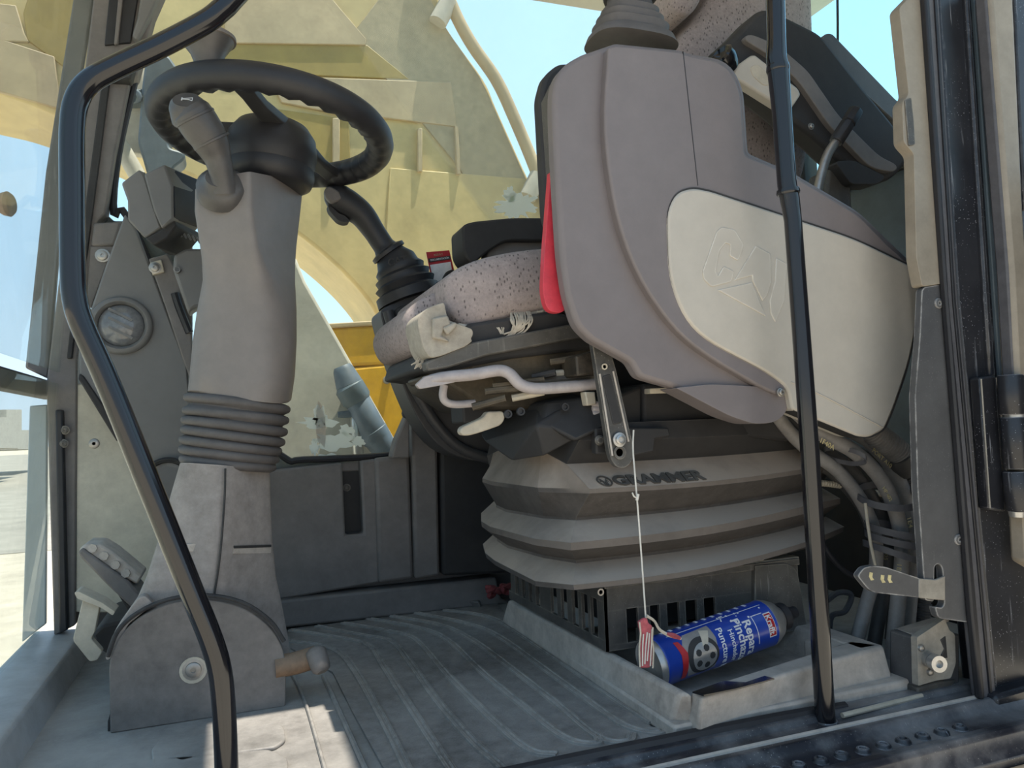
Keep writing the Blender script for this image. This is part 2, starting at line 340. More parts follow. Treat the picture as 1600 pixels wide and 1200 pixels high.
M = dict(
    console=mat('console_plastic', '#787070', 0.5, mott=0.05, edge=0.25, ecol='#948d88', var=0.05, vs=4, dust=0.22, dcol='#8d8680', bump=0.06, bs=500),
    cream_edge=mat('cream_letter', '#bfb7ab', 0.5, mott=0.0, edge=1.0, ecol='#e6e0d5'),
    cream=mat('cream_plastic', '#beb6aa', 0.5, mott=0.04, var=0.04, vs=5, dust=0.12, dcol='#a59d92'),
    column=mat('column_plastic', '#7f7874', 0.5, mott=0.06, var=0.06, vs=5, dust=0.3, dcol='#8b837c', bump=0.08, bs=500),
    column_dusty=mat('dusty_column_plastic', '#948c87', 0.7, edge=0.7, ecol='#b9b1a8', mott=0.2, var=0.12, vs=7, dust=0.55, dcol='#a89f95', scratch=0.15, bump=0.1, bs=300),
    rubber=mat('grey_rubber', '#5a5655', 0.6, var=0.08, dust=0.35, dcol='#7d766f'),
    black_rubber=mat('black_rubber', '#242428', 0.5, var=0.1, dust=0.12, dcol='#6b6865'),
    bellows=mat('bellows_rubber', '#474341', 0.75, edge=0.5, ecol='#6a6561', mott=0.2, var=0.15, vs=9, dust=0.9, dcol='#b7a696', ds=2.2, dz=(-0.15, 0.45, 0.03), dr=(0.2, 0.55), scratch=0.2, scol='#8a8580'),
    black=mat('black_plastic', '#2b2a2b', 0.68, edge=0.35, ecol='#6d6964', var=0.12, dust=0.22, dcol='#6f6a64', bump=0.08, bs=400),
    dome=mat('foot_cover_rubber', '#746d68', 0.6, edge=0.4, mott=0.2, var=0.08, dust=0.35, dcol='#8d867f'),
    ledge=mat('ledge_plastic', '#b3b4b5', 0.38, var=0.08, vs=4, dust=0.4, dcol='#a5a39e'),
    dark=mat('dark_grey_plastic', '#746f6c', 0.6, var=0.08, vs=4, dust=0.3, dcol='#75706a', bump=0.12, bs=450),
    dark2=mat('worn_dark_steel', '#434241', 0.5, edge=0.9, ecol='#9a9286', mott=0.25, var=0.2, vs=9, dust=0.6, dcol='#958d80', scratch=0.3),
    frontpanel=mat('front_panel_grey', '#706f6e', 0.55, mott=0.06, edge=0.3, var=0.05, vs=3, dust=0.2, dcol='#84807a'),
    olive=mat('olive_grey_panel', '#c4beae', 0.6, var=0.06, vs=3, dust=0.2),
    paint=mat('gloss_black_paint', '#17171b', 0.14, var=0.05, coat=0.35, spec=0.45, mott=0.05),
    pillar=mat('black_pillar_paint', '#222328', 0.3, edge=0.8, ecol='#b0b0b4', var=0.15, dust=0.25, dcol='#6d6c6e', scratch=0.65, scol='#c9cad0'),
    seal=mat('seal_rubber', '#57565a', 0.55, var=0.12, vs=12, dust=0.3, dcol='#85807c'),
    trim_beige=mat('beige_trim', '#968c7d', 0.5, var=0.04, vs=3, dust=0.15),
    trim_grey=mat('grey_trim', '#515153', 0.5, edge=0.8, ecol='#d0cdc8', var=0.08, vs=5, dust=0.35, dcol='#86827c', scratch=0.25),
    steel=mat('bare_steel', '#a9a5a0', 0.38, metal=0.8, var=0.12, dust=0.2),
    lever=mat('grey_lever_paint', '#aea5a4', 0.4, var=0.05, dust=0.15),
    tan=mat('tan_plastic', '#c0b6a4', 0.5, var=0.06, dust=0.2),
    red=mat('red_plastic', '#d23d4c', 0.4, var=0.04),
    fabric=fabric(),
    foam=mat('worn_foam', '#a8a093', 0.9, var=0.12, vs=14, dust=0.5, dcol='#8d8577', bump=0.3, bs=90),
    thread=mat('frayed_thread', '#c4b9a8', 0.9, var=0.15, vs=30),
    floor=mat('floor_grey', '#84827f', 0.55, edge=0.5, mott=0.22, var=0.16, vs=5, dust=0.7, dcol='#b8b5b0', scratch=0.2, bump=0.1),
    matrub=mat('floor_mat_rubber', '#7b7774', 0.5, mott=0.3, var=0.2, vs=9, dust=0.6, dcol='#b0aba5', bump=0.6, bs=260),
    ribm=mat('mat_rib_rubber', '#67635f', 0.5, edge=0.9, ecol='#b5afa8', var=0.16, vs=20, dust=0.8, dcol='#c0bbb4'),
    tray=mat('tray_plastic', '#b3a99f', 0.6, edge=0.5, ecol='#c6bdb2', mott=0.22, var=0.18, vs=7, dust=0.85, dcol='#c4bcb3', scratch=0.2),
    yellow=mat('yellow_paint', '#d9a520', 0.4, var=0.05, vs=3, dust=0.15),
    boom3=mat('olive_yellow_tone', '#a38a48', 0.5, var=0.06, vs=1.2),  # olive areas of the window reflection, put into the boom's colour
    boom4=mat('sun_edge_grey_yellow', '#a7987a', 0.6, var=0.12, vs=5, dust=0.3, dcol='#bdb294'),  # greyed side of the window's sun-shade edge, put into colour
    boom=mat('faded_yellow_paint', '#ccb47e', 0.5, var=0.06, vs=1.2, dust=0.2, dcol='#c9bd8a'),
    boom2=mat('pale_paint_and_reflection', '#b9a27f', 0.55, var=0.05, vs=1.5, dust=0.2, dcol='#cfc7a3'),  # pale paint, also used for reflections put into the boom's colour
    hosem=mat('hose_rubber', '#4a4949', 0.5, var=0.15, vs=14, dust=0.45, dcol='#a09a93'),
    hoseg=mat('dusty_hose_rubber', '#84807d', 0.5, var=0.15, vs=10, dust=0.55, dcol='#b0aaa3'),
    print=mat('yellow_print', '#c6b98c', 0.7, var=0.25, vs=60),
    blue=mat('can_blue', '#1c3f9e', 0.3, mott=0.0, var=0.04, coat=0.3),
    white=mat('white_print', '#e6e6e8', 0.45, var=0.03),
    redp=mat('red_print', '#b3242a', 0.4, var=0.05),
    alu=mat('aluminium', '#b9b7b4', 0.32, metal=0.7, var=0.1, dust=0.25),
    string=mat('white_string', '#dcd6cc', 0.8, var=0.06),
    tagm=mat('red_white_tag', '#b2555c', 0.7, var=0.3, vs=40),
    rust=mat('rusty_steel', '#7d6149', 0.7, var=0.3, vs=20, dust=0.3),
    ground=mat('pale_gravel', '#cbbfaa', 0.95, var=0.12, vs=0.6, dust=0.2),
    outside_grey=mat('outside_pale_grey', '#bdb6a9', 0.9, var=0.08, vs=2),
    steelgrey=mat('bluegrey_steel', '#566472', 0.5, var=0.1, dust=0.2),
    dirt=mat('brown_dirt_paint', '#7b6f62', 0.8, var=0.15, vs=5),
    rear=mat('rear_panel_grey', '#5d6a72', 0.5, var=0.05, vs=2),
    pane=glass('clear_glass', dust=0.10, refl=0.05),
    pane_dusty=None,
    lens=mat('vent_lens', '#77787a', 0.12, var=0.2, vs=25, coat=0.5),
    screen=mat('dark_screen', '#20222c', 0.55, var=0.05, spec=0.2),
    ragm=mat('dull_red_cloth', '#7d3a3c', 0.9, var=0.2, vs=30),
    sill=mat('dusty_sill_paint', '#2d2d33', 0.3, edge=0.7, ecol='#aaa9ac', var=0.25, vs=7, dust=0.85, dcol='#b3b0ae', ds=5, scratch=0.5),
    bplate=mat('dirty_bracket_paint', '#8e887e', 0.7, var=0.2, vs=16, dust=0.7, dcol='#c2bbae', scratch=0.3),
    pane_cyan=glass('cyan_tinted_glass', tint=(.80, .97, 1.0), dust=0.04, refl=0.05),
    letter=mat('moulded_rubber_letter', '#3d3a38', 0.7, dust=0.3),
    stalk=mat('stalk_plastic', '#514e4d', 0.4, var=0.06, dust=0.25, dcol='#7d766f'),
    asphalt=mat('far_yard', '#a29c90', 0.95, var=0.1, vs=0.3),
    spoke=mat('spoke_plastic', '#343436', 0.5, edge=0.5, ecol='#6e6a68', mott=0.15),
    grime=mat('oily_grime', '#3b342c', 0.55, var=0.5, vs=18, dust=0.6, dcol='#8a7754', mott=0.4, edge=0.5, ecol='#8d7f68'),
    conblk=mat('console_black', '#39383a', 0.5, edge=0.4, ecol='#6f6b68', dust=0.2, dcol='#6f6a64', mott=0.1),
    residue=translucent('sticker_residue', '#f2f5f0'),
    edgeglass=mat('glass_edge_band', '#a9b3b6', 0.3, var=0.05, mott=0.05),
)
# ================================================================ SETTING
WY = 1.90     # right side window plane
XR = 1.45     # rear wall plane
# ground and far buildings
g = MB().add(*g_box((0, 0, -1.35), (400, 400, 0.1))).build('ground', M['ground'], smooth=False); S(g)
o = MB().add(*g_box((0, 60, -1.33), (160, 92, 0.08))).build('ground', M['asphalt'], smooth=False); S(o)
# floor
S(MB().add(*g_box((0.52, 1.44, -0.03), (1.90, 1.00, 0.06))).build('floor', M['floor'], bevel=0.004))
# unseen cab roof; hatch and overhang added to shape the floor's sun patch
RZ = 1.70
hx0, hx1 = -0.045+SUN.x/SUN.z*RZ, 0.155+SUN.x/SUN.z*RZ
hy0, hy1 = 0.90+SUN.y/SUN.z*RZ, 1.335+SUN.y/SUN.z*RZ
rf = MB()
X0, X1, Y0, Y1 = -0.60, 1.75, 0.62, 2.05
for (a, b, c, d) in ((X0, hx0, Y0, Y1), (hx1, X1, Y0, Y1), (hx0, hx1, Y0, hy0), (hx0, hx1, hy1, Y1)):
    rf.add(*g_box(((a+b)/2, (c+d)/2, RZ+0.03), (b-a, d-c, 0.06)))
S(rf.build('ceiling', M['cream'], smooth=False))

# ---- right wall below the window
wr = MB().add(*g_box((0.56, 1.935, 0.17), (1.76, 0.05, 0.38))).build('wall_right', M['dark'], bevel=0.004); S(wr)
def wpart(name, m, pts, Y, d, bevel=0.006, **k):
    return slab(name, m, pts, Y, d, wr, bevel=bevel, **k)
wpart('side_panel', M['dark'], [(405,736),(535,723),(540,836),(568,834),(563,720),(588,717),(594,911),(425,940),(405,943)], 1.87, 0.045)
wpart('recess_back', M['black'], [(530,722),(570,718),(574,842),(536,846)], 1.908, 0.006, bevel=0)
wpart('ridge_panel', M['dark'], [(586,716),(640,711),(647,905),(592,912)], 1.855, 0.055, bevel=0.009)
wpart('rear_panel', M['dark'], [(643,640),(684,690),(688,900),(649,906)], 1.84, 0.08, bevel=0.008)
wpart('rear_panel', M['black'], [(688,640),(860,640),(860,893),(692,900)], 1.83, 0.08, bevel=0.008)
def screw(p, x, y, Y, r, m='steel', name='screw'):
    c = at(x, y, Y=Y); b = MB().add(*g_lathe(c+V((0, 0.004, 0)), (0, -1, 0), [(0, r*1.35), (0.003, r*1.35), (0.0035, r), (0.006, r*.95), (0.0072, r*.7), (0.0072, r*.32), (0.004, r*.3)], 14))
    return b.build(name, M[m], p)
screw(wr, 542, 762, 1.905, 0.007, 'dark2')
S(slab('baseboard_right', M['dark'], [(425,940),(776,902),(783,935),(800,943),(449,981),(425,984)], 1.85, 0.06, bevel=0.006))

# ---- front lower-right panel (olive) and front grey plate
fp = slab('wall_front', M['olive'], [(118,600),(300,600),(300,957),(118,957)], 1.86, 0.03, bevel=0.003); S(fp)
screw(fp, 147, 693, 1.86, 0.011)
pl = slab('front_plate', M['frontpanel'], [(195,334),(214,360),(262,490),(292,570),(310,760),(252,772),(183,668),(124,585),(124,542),(142,482),(165,415)], 1.76, 0.03, fp, bevel=0.004)
slab('edge_strip', M['black'], [(124,583),(131,588),(188,672),(182,690),(122,592)], 1.755, 0.03, fp, bevel=0.003)
# round vent in the plate
c = at(190, 509, Y=1.76)
vent = thing('air_vent', 'round grey ball air vent set in the front side plate', 'vent', c)
MB().add(*g_lathe(c, (0, -1, 0), [(0, .060), (.008, .060), (.013, .056), (.014, .050), (.008, .044), (.0, .044)], 32)).build('bezel', M['frontpanel'], vent, angle=50)
MB().add(*g_lathe(c, (0, -1, 0), [(0, .044), (.006, .042), (.012, .034), (.016, .02), (.017, .004)], 28)).build('lens', M['lens'], vent, angle=60)
for a in (-.55, .1, .7):
    MB().add(*g_box(c+V((.0, -.017, a*.03)), (.05, .004, .005), Matrix.Rotation(.5, 3, 'Y'))).build('louvre', M['frontpanel'], vent)
c = at(262, 752, Y=1.74)
MB().add(*g_lathe(c, (0, -1, 0), [(0, .050), (.008, .050), (.012, .046), (.010, .040), (.0, .038)], 30)).build('cable_ring', M['black'], fp)
MB().add(*g_lathe(c, (0, -1, 0), [(.001, .038), (.002, .02), (.002, .004)], 24)).build('ring_plug', M['frontpanel'], fp)
# A pillar at the far front corner
ap = slab('trim_1', M['dark'], [(149,-30),(240,-700),(353,-700),(262,-30),(240,20),(214,118),(202,124),(180,236),(165,333),(152,345),(140,424),(121,560),(118,977),(84,994),(72,600)], 1.855, 0.05, bevel=0.004); S(ap)
slab('seal_strip', M['black'], [(160,120),(172,120),(136,395),(122,470),(112,560),(104,560),(120,420)], 1.845, 0.012, ap, bevel=0.002)
slab('track_bar', M['frontpanel'], [(222,-20),(252,-20),(236,20),(214,62),(206,56),(214,30)], 1.83, 0.03, ap, bevel=0.004)
slab('track_recess', M['black_rubber'], [(172,-20),(218,-20),(204,66),(163,70)], 1.848, 0.01, ap, bevel=0.002)
slab('track_rib', M['dark'], [(186,-20),(194,-20),(184,68),(178,69)], 1.838, 0.012, ap, bevel=0.002)
slab('stop_block', M['black'], [(166,100),(214,84),(204,124),(196,122),(160,120)], 1.82, 0.04, ap, bevel=0.004)
slab('pillar_pad', M['dark'], [(146,348),(190,346),(178,384),(142,384)], 1.845, 0.012, ap, bevel=0.005)
slab('corner_panel', M['dark'], [(140,384),(180,384),(165,420),(142,482),(135,470)], 1.85, 0.01, ap, bevel=0.003)
screw(ap, 160, 399, 1.845, 0.011)
slab('lower_strip', M['black_rubber'], [(86,640),(98,640),(106,985),(92,990)], 1.84, 0.02, ap, bevel=0.004)
screw(ap, 101, 672, 1.84, 0.007, 'dark2'); screw(ap, 99, 693, 1.84, 0.007, 'dark2')
S(slab('trim_2', M['trim_grey'], [(117,-20),(209,-700),(241,-700),(149,-20),(129,104),(94,362),(75,592),(39,575),(71,269)], 1.875, 0.02, bevel=0.004))
S(slab('trim_13', M['edgeglass'], [(46,634),(74,632),(72,975),(34,1004)], 1.872, 0.012, bevel=0.003))
# window corner filler below right window's front end
S(slab('trim_3', M['dark'], [(165,333),(178,345),(205,345),(300,352),(300,700),(440,718),(640,710),(640,733),(400,742),(200,700),(150,400)], 1.905, 0.03, bevel=0.003))
# ---- windscreen
def wsx(z): return -0.392+0.088*(z-0.05)
def wspane(name, z0, z1, y0, y1):
    a = [V((wsx(z0), y0, z0)), V((wsx(z0), y1, z0)), V((wsx(z1), y1, z1)), V((wsx(z1), y0, z1))]
    return raw(name, *g_prism(a, [p+V((-.005, 0, 0)) for p in a]), M['pane'], smooth=False)
w1 = S(wspane('window_1', 0.60, 1.66, 0.85, 1.875)); w2 = S(wspane('window_2', 0.05, 0.575, 0.85, 1.875))
a = [at(*p, X=-0.375) for p in ((-60,552),(92,598),(94,624),(-60,592))]
S(raw('trim_4', *g_prism(a, [p+V((-.035, 0, 0)) for p in a]), M['black'], bevel=0.005))
# round light reflection on the windscreen, put in as a solid amber disc
c = at(6, 319, X=-0.37)
kb = thing('reflection_disc', 'small round amber disc standing for a light reflection on the windscreen at far left', 'disc', c)
MB().add(*g_lathe(c, (1, -.25, 0), [(-.012, .012), (0, .020), (.008, .022), (.013, .018), (.015, .006)], 20)).build('disc_cap', M['rust'], kb)
MB().add(*g_lathe(c, (-1, .25, 0), [(0, .011), (.018, .011)], 12)).build('reflection_disc_stem', M['steel'], kb)
# front ledge
pr_ = [(-.290, -.02), (-.310, .045), (-.318, .05), (-.405, .055), (-.405, -.02)]
S(raw('trim_5', *g_prism([V((x, 0.86, z)) for x, z in pr_], [V((x, 1.90, z)) for x, z in pr_]), M['ledge'], bevel=0.004))
# ---- right window
zb = 0.372
p = [V((-.33, WY, zb)), V((1.43, WY, zb)), V((1.43, WY, 1.68)), V((-.25, WY, 1.68))]
org = V(((-.33+1.43)/2, WY+0.0025, zb))
d1, d2 = at(545, 55, Y=WY), at(800, 395, Y=WY); dd = (d2-d1).normalized(); nn = V((-dd.z, 0, dd.x))
if nn.x < 0: nn = -nn
M['pane_dusty'] = glass('dusty_glass', tint=(.95, 1.0, .99), dust=0.06, refl=0.04, dcol='#d2cebb', ds=3.0, diag=(nn.x, nn.z, nn.dot(d1-org), 0.11))
w3 = S(raw('window_3', *g_prism(p, [q+V((0, .005, 0)) for q in p]), M['pane_dusty'], smooth=False))
# rubber gasket of the right window
gp = [at(x, y, Y=1.893) for x, y in ((212,120),(185,240),(178,335),(205,347),(330,620),(440,712),(475,718),(600,712),(620,705),(628,690),(646,610),(660,560))]
MB().add(*g_tube(gp, 0.008, 8, 4)).build('gasket', M['black_rubber'], w3)
# dried sticker remains on the glass
def blob(name, cx, cy, rx, ry, n, seed, Y, par, m='residue'):
    rr = random.Random(seed); pts = []
    for i in range(n):
        a = 2*pi*i/n; q = 1+rr.uniform(-.38, .28); pts.append((cx+rx*q*cos(a), cy+ry*q*sin(a)))
    return slab(name, M[m], pts, Y, 0.0015, par, smooth=False)
blob('sticker_residue', 808, 322, 34, 18, 40, 3, 1.896, w3)
blob('sticker_residue', 797, 302, 9, 12, 18, 5, 1.896, w3)
for i, (x, y, a, b) in enumerate(((497,660,28,9),(520,690,34,14),(500,650,10,16),(540,672,12,9),(515,715,18,6),(560,690,10,8),(492,700,7,12))):
    blob('sticker_residue', x, y, a, b, 22, 20+i, 1.896, w3)
blob('sticker_residue', 500, 668, 10, 34, 14, 44, 1.8965, w3, 'tan')
# ---- rear wall, rear window
rw = MB().add(*g_box((XR+.02, 1.40, .48), (.04, 1.10, 1.06))).build('wall_rear', M['rear'], bevel=.004); S(rw)
MB().add(*g_box((XR-.02, 1.40, .16), (.05, 1.06, .40))).build('shade_board', M['black'], rw, bevel=.006)  # shade behind the hoses put in as a black sheet
p = [V((XR, .93, 1.01)), V((XR, 1.92, 1.01)), V((XR, 1.92, 1.68)), V((XR, .93, 1.68))]
S(raw('window_4', *g_prism(p, [q+V((.005, 0, 0)) for q in p]), M['pane_cyan'], smooth=False))
S(MB().add(*g_box((XR+.01, 1.645, 1.34), (.05, .055, .72))).build('trim_6', M['black'], bevel=.006))
S(MB().add(*g_box((XR+.01, 1.40, 1.02), (.05, 1.08, .05))).build('trim_7', M['black'], bevel=.006))

# ---- door sill
prof = [(1.0, .002), (.972, .002), (.966, .007), (.945, .010), (.934, .009), (.928, .001), (.905, -.001), (.893, .003), (.886, .002), (.878, -.008),
        (.868, -.012), (.838, -.013), (.830, -.006), (.818, -.006), (.812, -.012), (.808, -.03), (.80, -.04), (.80, -.30), (1.0, -.30)]
sill = raw('trim_8', *g_prism([V((-.62, y, z)) for y, z in prof], [V((1.16, y, z)) for y, z in prof]), M['sill'], bevel=.002); S(sill)
MB().add(*g_box((.27, .794, -.19), (1.8, .012, .28))).build('lower_apron', M['dirt'], sill, bevel=.003)
x = .44
while x < 1.0:
    MB().add(*g_lathe(V((x, .853, -.013)), (0, 0, 1), [(0, .0115), (.003, .0105), (.006, .008), (.0065, .0055), (.003, .0045)], 12)).build('grip_stud', M['pillar'], sill)
    x += .036
MB().add(*g_tube([V((.45, .904, .000)), V((.7, .903, .001)), V((1.10, .902, .001))], .0045, 8, 4)).build('worn_edge', M['tray'], sill)
# black rubber strip with torn edge
MB().add(*g_tube([V((.2, .955, .008)), V((.5, .952, .010)), V((.75, .950, .009)), V((.86, .948, .006))], .009, 8, 3)).build('rubber_strip', M['black_rubber'], sill)

# ---- right-hand door pillar
tb = slab('trim_9', M['trim_beige'], rnd([(1405,12),(1446,-30),(1479,442),(1441,448),(1432,402),(1428,240),(1412,222),(1410,160),(1420,148)], 6), .90, .02, bevel=.004); S(tb)
slab('clip_opening', M['dark2'], rnd([(1414,156),(1424,152),(1428,190),(1430,226),(1420,228)], 3), .898, .004, tb, bevel=.001)
tg = slab('trim_10', M['trim_grey'], rnd([(1441,449),(1479,443),(1502,760),(1521,974),(1466,966),(1461,948),(1472,950),(1476,944),(1473,888),(1467,880),(1460,884),(1459,940),(1446,938),(1434,760),(1430,620),(1438,520)], [8,4,0,14,6,3,4,4,6,6,4,3,4,0,0,0]), .902, .012, bevel=.002); S(tg)
for x, y in ((1466, 474), (1497, 843)): screw(tg, x, y, .902, .0085, 'trim_grey')
ss = slab('trim_11', M['seal'], [(1401,-700),(1423,-700),(1498,470),(1558,1088),(1534,1094),(1520,960),(1478,440)], .895, .02, bevel=.004); S(ss)
slab('seal_lip', M['black_rubber'], [(1444,-30),(1451,-30),(1484,470),(1540,1092),(1533,1094),(1519,960),(1477,440)], .889, .012, ss, bevel=.003)
slab('seal_lip', M['black_rubber'], [(1459,-30),(1463,-30),(1494,470),(1552,1088),(1548,1089),(1490,470)], .892, .006, ss, bevel=.001)
bp_ = slab('trim_12', M['pillar'], [(1421,-700),(1597,-700),(1640,1140),(1560,1150),(1556,1088),(1497,470)], .905, .06, bevel=.004); S(bp_)
slab('pillar_ridge', M['pillar'], [(1508,-30),(1514,-30),(1548,470),(1556,588),(1547,588),(1540,470)], .897, .012, bp_, bevel=.003)
slab('pillar_foot', M['pillar'], [(1556,1088),(1600,1075),(1640,1065),(1640,1130),(1560,1150)], .88, .03, bp_, bevel=.006)
slab('glass_edge', M['rear'], [(1520,-30),(1534,-30),(1578,588),(1563,588)], .899, .008, bp_, bevel=.002)
# opened door: leaf stands out from the hinge toward the photographer
dr = S(slab('door_1', M['trim_beige'], [(1546,-30),(1583,-30),(1600,330),(1640,900),(1606,880),(1582,420)], .86, .03, bevel=.006))
slab('door_lip', M['seal'], [(1538,-30),(1547,-30),(1583,420),(1598,640),(1587,640),(1574,420)], .866, .02, dr, bevel=.003)
slab('door_skin', M['pillar'], [(1584,-30),(1640,-30),(1640,300),(1601,330)], .868, .02, dr, bevel=.003)
MB().add(*g_box((1.29, .36, .42), (.04, .98, .84))).add(*g_box((1.29, .36, 1.60), (.04, .98, .10))).add(*g_box((1.29, -.10, 1.20), (.04, .06, .80))).build('door_leaf', M['pillar'], dr, bevel=.01)
MB().add(*g_box((1.29, .36, 1.20), (.006, .9, .74))).build('door_glass', M['pane'], dr, smooth=False)
# hinge
hg = slab('hinge', M['pillar'], [(1531,590),(1556,586),(1572,800),(1546,796)], .885, .02, dr, bevel=.003)
def knuckle(y0, y1, x0, x1):
    p0, p1 = at((x0[0]+x0[1])/2, y0, Y=.865), at((x1[0]+x1[1])/2, y1, Y=.865)
    MB().add(*g_lathe(p0, p1-p0, [(0, .017), (.002, .0185), ((p1-p0).length-.002, .0185), ((p1-p0).length, .017)], 20)).build('knuckle', M['pillar'], hg)
knuckle(586, 648, (1557, 1600), (1560, 1604)); knuckle(652, 732, (1560, 1606), (1566, 1612)); knuckle(736, 798, (1564, 1610), (1570, 1616))
p0 = at(1586, 650, Y=.865)
MB().add(*g_lathe(p0+V((0, 0, .006)), (0, 0, -1), [(0, .0165), (.012, .0165)], 16)).build('hinge_washer', M['alu'], hg)
p0 = at(1590, 799, Y=.865)
MB().add(*g_lathe(p0, (0, 0, -1), [(0, .013), (.008, .012), (.01, .007)], 16)).build('hinge_pin', M['alu'], hg)
for (pa, pb) in (((1533,592),(1547,794)), ((1557,590),(1566,660)), ((1565,662),(1573,740))):
    MB().add(*g_tube([at(*pa, Y=.881), at(*pb, Y=.881)], .0012, 6)).build('chipped_edge', M['bplate'], hg)

# ================================================================ OUTSIDE
# boom beyond the right window
bo = thing('excavator_boom', 'big pale yellow excavator boom arching past the right window', 'boom', at(500, 600, Y=2.75))
outer = soft([(-260,-60),(-200,60),(-100,118),(0,146),(85,178),(200,232),(330,290),(440,348),(520,410),(575,470),(600,520),(640,600),(900,640),(905,520),(868,390),(838,306),(810,244),(776,168),(755,122),(697,40),(640,-70),(300,-260),(0,-220)], 5)
slab('boom_plate', M['boom'], outer, 2.75, .45, bo, bevel=.012)
def bplate(m, pts, Y=2.735, d=.02, b=.003): slab('painted_tone_plate', M[m], pts, Y, d, bo, bevel=b)  # tone patches: window reflections and sun-shade areas put into the boom's colour
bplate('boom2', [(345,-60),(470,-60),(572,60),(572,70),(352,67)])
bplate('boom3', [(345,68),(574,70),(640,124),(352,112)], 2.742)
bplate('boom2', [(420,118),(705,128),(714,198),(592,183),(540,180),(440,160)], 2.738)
bplate('boom4', [(548,56),(640,-66),(694,40),(750,120),(772,168),(806,244),(834,306),(850,350),(880,420),(818,420),(796,395),(716,260)], 2.743)  # area past the slanted sun-shade edge, greyed by colour
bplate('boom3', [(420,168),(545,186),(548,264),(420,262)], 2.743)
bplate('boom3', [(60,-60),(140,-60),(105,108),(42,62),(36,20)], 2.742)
bplate('boom2', [(520,184),(531,184),(531,262),(520,262)], 2.728)  # pale posts of a building mirrored in the window, set in colour
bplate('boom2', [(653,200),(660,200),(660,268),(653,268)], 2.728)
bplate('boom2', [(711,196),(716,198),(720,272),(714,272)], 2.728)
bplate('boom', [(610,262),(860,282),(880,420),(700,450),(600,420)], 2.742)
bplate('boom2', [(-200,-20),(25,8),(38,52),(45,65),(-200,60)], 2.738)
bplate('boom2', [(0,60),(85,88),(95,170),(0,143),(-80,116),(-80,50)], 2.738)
# pipe along the boom's back
MB().add(*g_tube([at(x, y, Y=2.72) for x, y in ((660,-100),(690,-30),(714,27),(739,72),(775,124),(802,181),(836,263),(862,340),(890,440))], .024, 12)).build('boom_pipe', M['boom2'], bo)
for x, y in ((703, 14), (842, 286)):
    MB().add(*g_lathe(at(x, y, Y=2.72)-V((.05, 0, .06)), V((.45, 0, .85)), [(0, .034), (.10, .034)], 16)).build('pipe_clamp', M['outside_grey'], bo)
# yellow tool box
tb_ = thing('tool_box', 'bright yellow side tool box with latch outside the right window', 'box', at(600, 700, Y=2.45))
slab('box_body', M['yellow'], [(540,575),(700,560),(700,1450),(540,1450)], 2.45, .28, tb_, bevel=.01)
slab('box_lid', M['yellow'], [(510,512),(700,500),(700,566),(525,574)], 2.45, .28, tb_, bevel=.012)
slab('lid_edge', M['boom2'], [(500,506),(700,494),(700,501),(505,513)], 2.44, .28, tb_, bevel=.004)
slab('lid_seam', M['dark2'], [(530,572),(700,559),(700,567),(530,580)], 2.462, .05, tb_)
c = at(604, 594, Y=2.45); MB().add(*g_lathe(c, (0, -1, 0), [(0, .013), (.012, .012), (.013, .006)], 16)).build('latch', M['alu'], tb_)
# grey window reflection with slanted edge, put in as a solid slab
cw = slab('reflection_slab', M['outside_grey'], [(400,420),(462,400),(478,440),(632,712),(632,1500),(400,1500)], 2.30, .12, bevel=.01)
tag(cw, 'pale grey slab standing for a slanted reflection low in the right window', 'slab')
# hydraulic fitting
hf = thing('hydraulic_fitting', 'blue grey hydraulic hose fitting leaning outside the low window', 'fitting', at(570, 700, Y=2.2))
def seg(n, a, b, ra, rb, m='steelgrey'):
    A, B = at(*a, Y=2.255), at(*b, Y=2.255); L = (B-A).length
    MB().add(*g_lathe(A, B-A, [(0, ra*.8), (.01, ra), (L-.01, rb), (L, rb*.85)], 20)).build(n, M[m], hf)
seg('dome_end', (534,572), (548,606), .030, .040); seg('collar', (543,600), (560,628), .044, .044, 'rear'); seg('body', (556,620), (590,690), .036, .044)
seg('lower_body', (580,670), (608,712), .044, .036); seg('side_port', (570,646), (528,648), .012, .010); seg('bolt', (556,604), (566,602), .008, .008)
seg('rod', (556,650), (560,712), .017, .017, 'alu')
# mirror bracket beyond the front of the right window
mb_ = thing('mirror_bracket', 'grey green mirror bracket beyond the front of the right window', 'bracket', at(240, 270, Y=2.2))
slab('post', M['steelgrey'], rnd([(228,90),(262,84),(300,140),(285,150),(262,230),(290,238),(288,250),(270,262),(262,290),(235,290),(215,220),(222,130)], 8), 2.2, .08, mb_, bevel=.006)
slab('cross_arm', M['rear'], [(196,140),(224,138),(224,160),(192,160)], 2.22, .05, mb_, bevel=.004)
MB().add(*g_tube([at(x, y, Y=2.2) for x, y in ((180,215),(195,240),(215,275))], .022, 10)).build('strut', M['outside_grey'], mb_)
MB().add(*g_tube([at(212, 150, Y=2.24), at(200, 150, Y=1.92)], .018, 10)).build('wall_arm', M['steelgrey'], mb_)
slab('light_plate', M['outside_grey'], [(196,112),(225,105),(222,240),(186,236),(190,165)], 2.26, .04, mb_, bevel=.004)
# far buildings beyond the windscreen
for i, (x0, x1, y0, y1, d) in enumerate(((-60, 24, 652, 700, 0), (10, 34, 640, 700, 0), (28, 70, 672, 702, 0))):
    X = -9
    a = [at(x, y, X=X-i*.6) for x, y in ((x0, y0), (x1, y0), (x1, y1), (x0, y1))]
    o = raw('far_building', *g_prism(a, [q+V((-2, 0, 0)) for q in a]), M['outside_grey'], smooth=False)
    tag(o, ('low pale building far off at the photo edge', 'narrow taller pale building on the horizon', 'long low pale wall on the horizon by the pillar')[i], 'building')
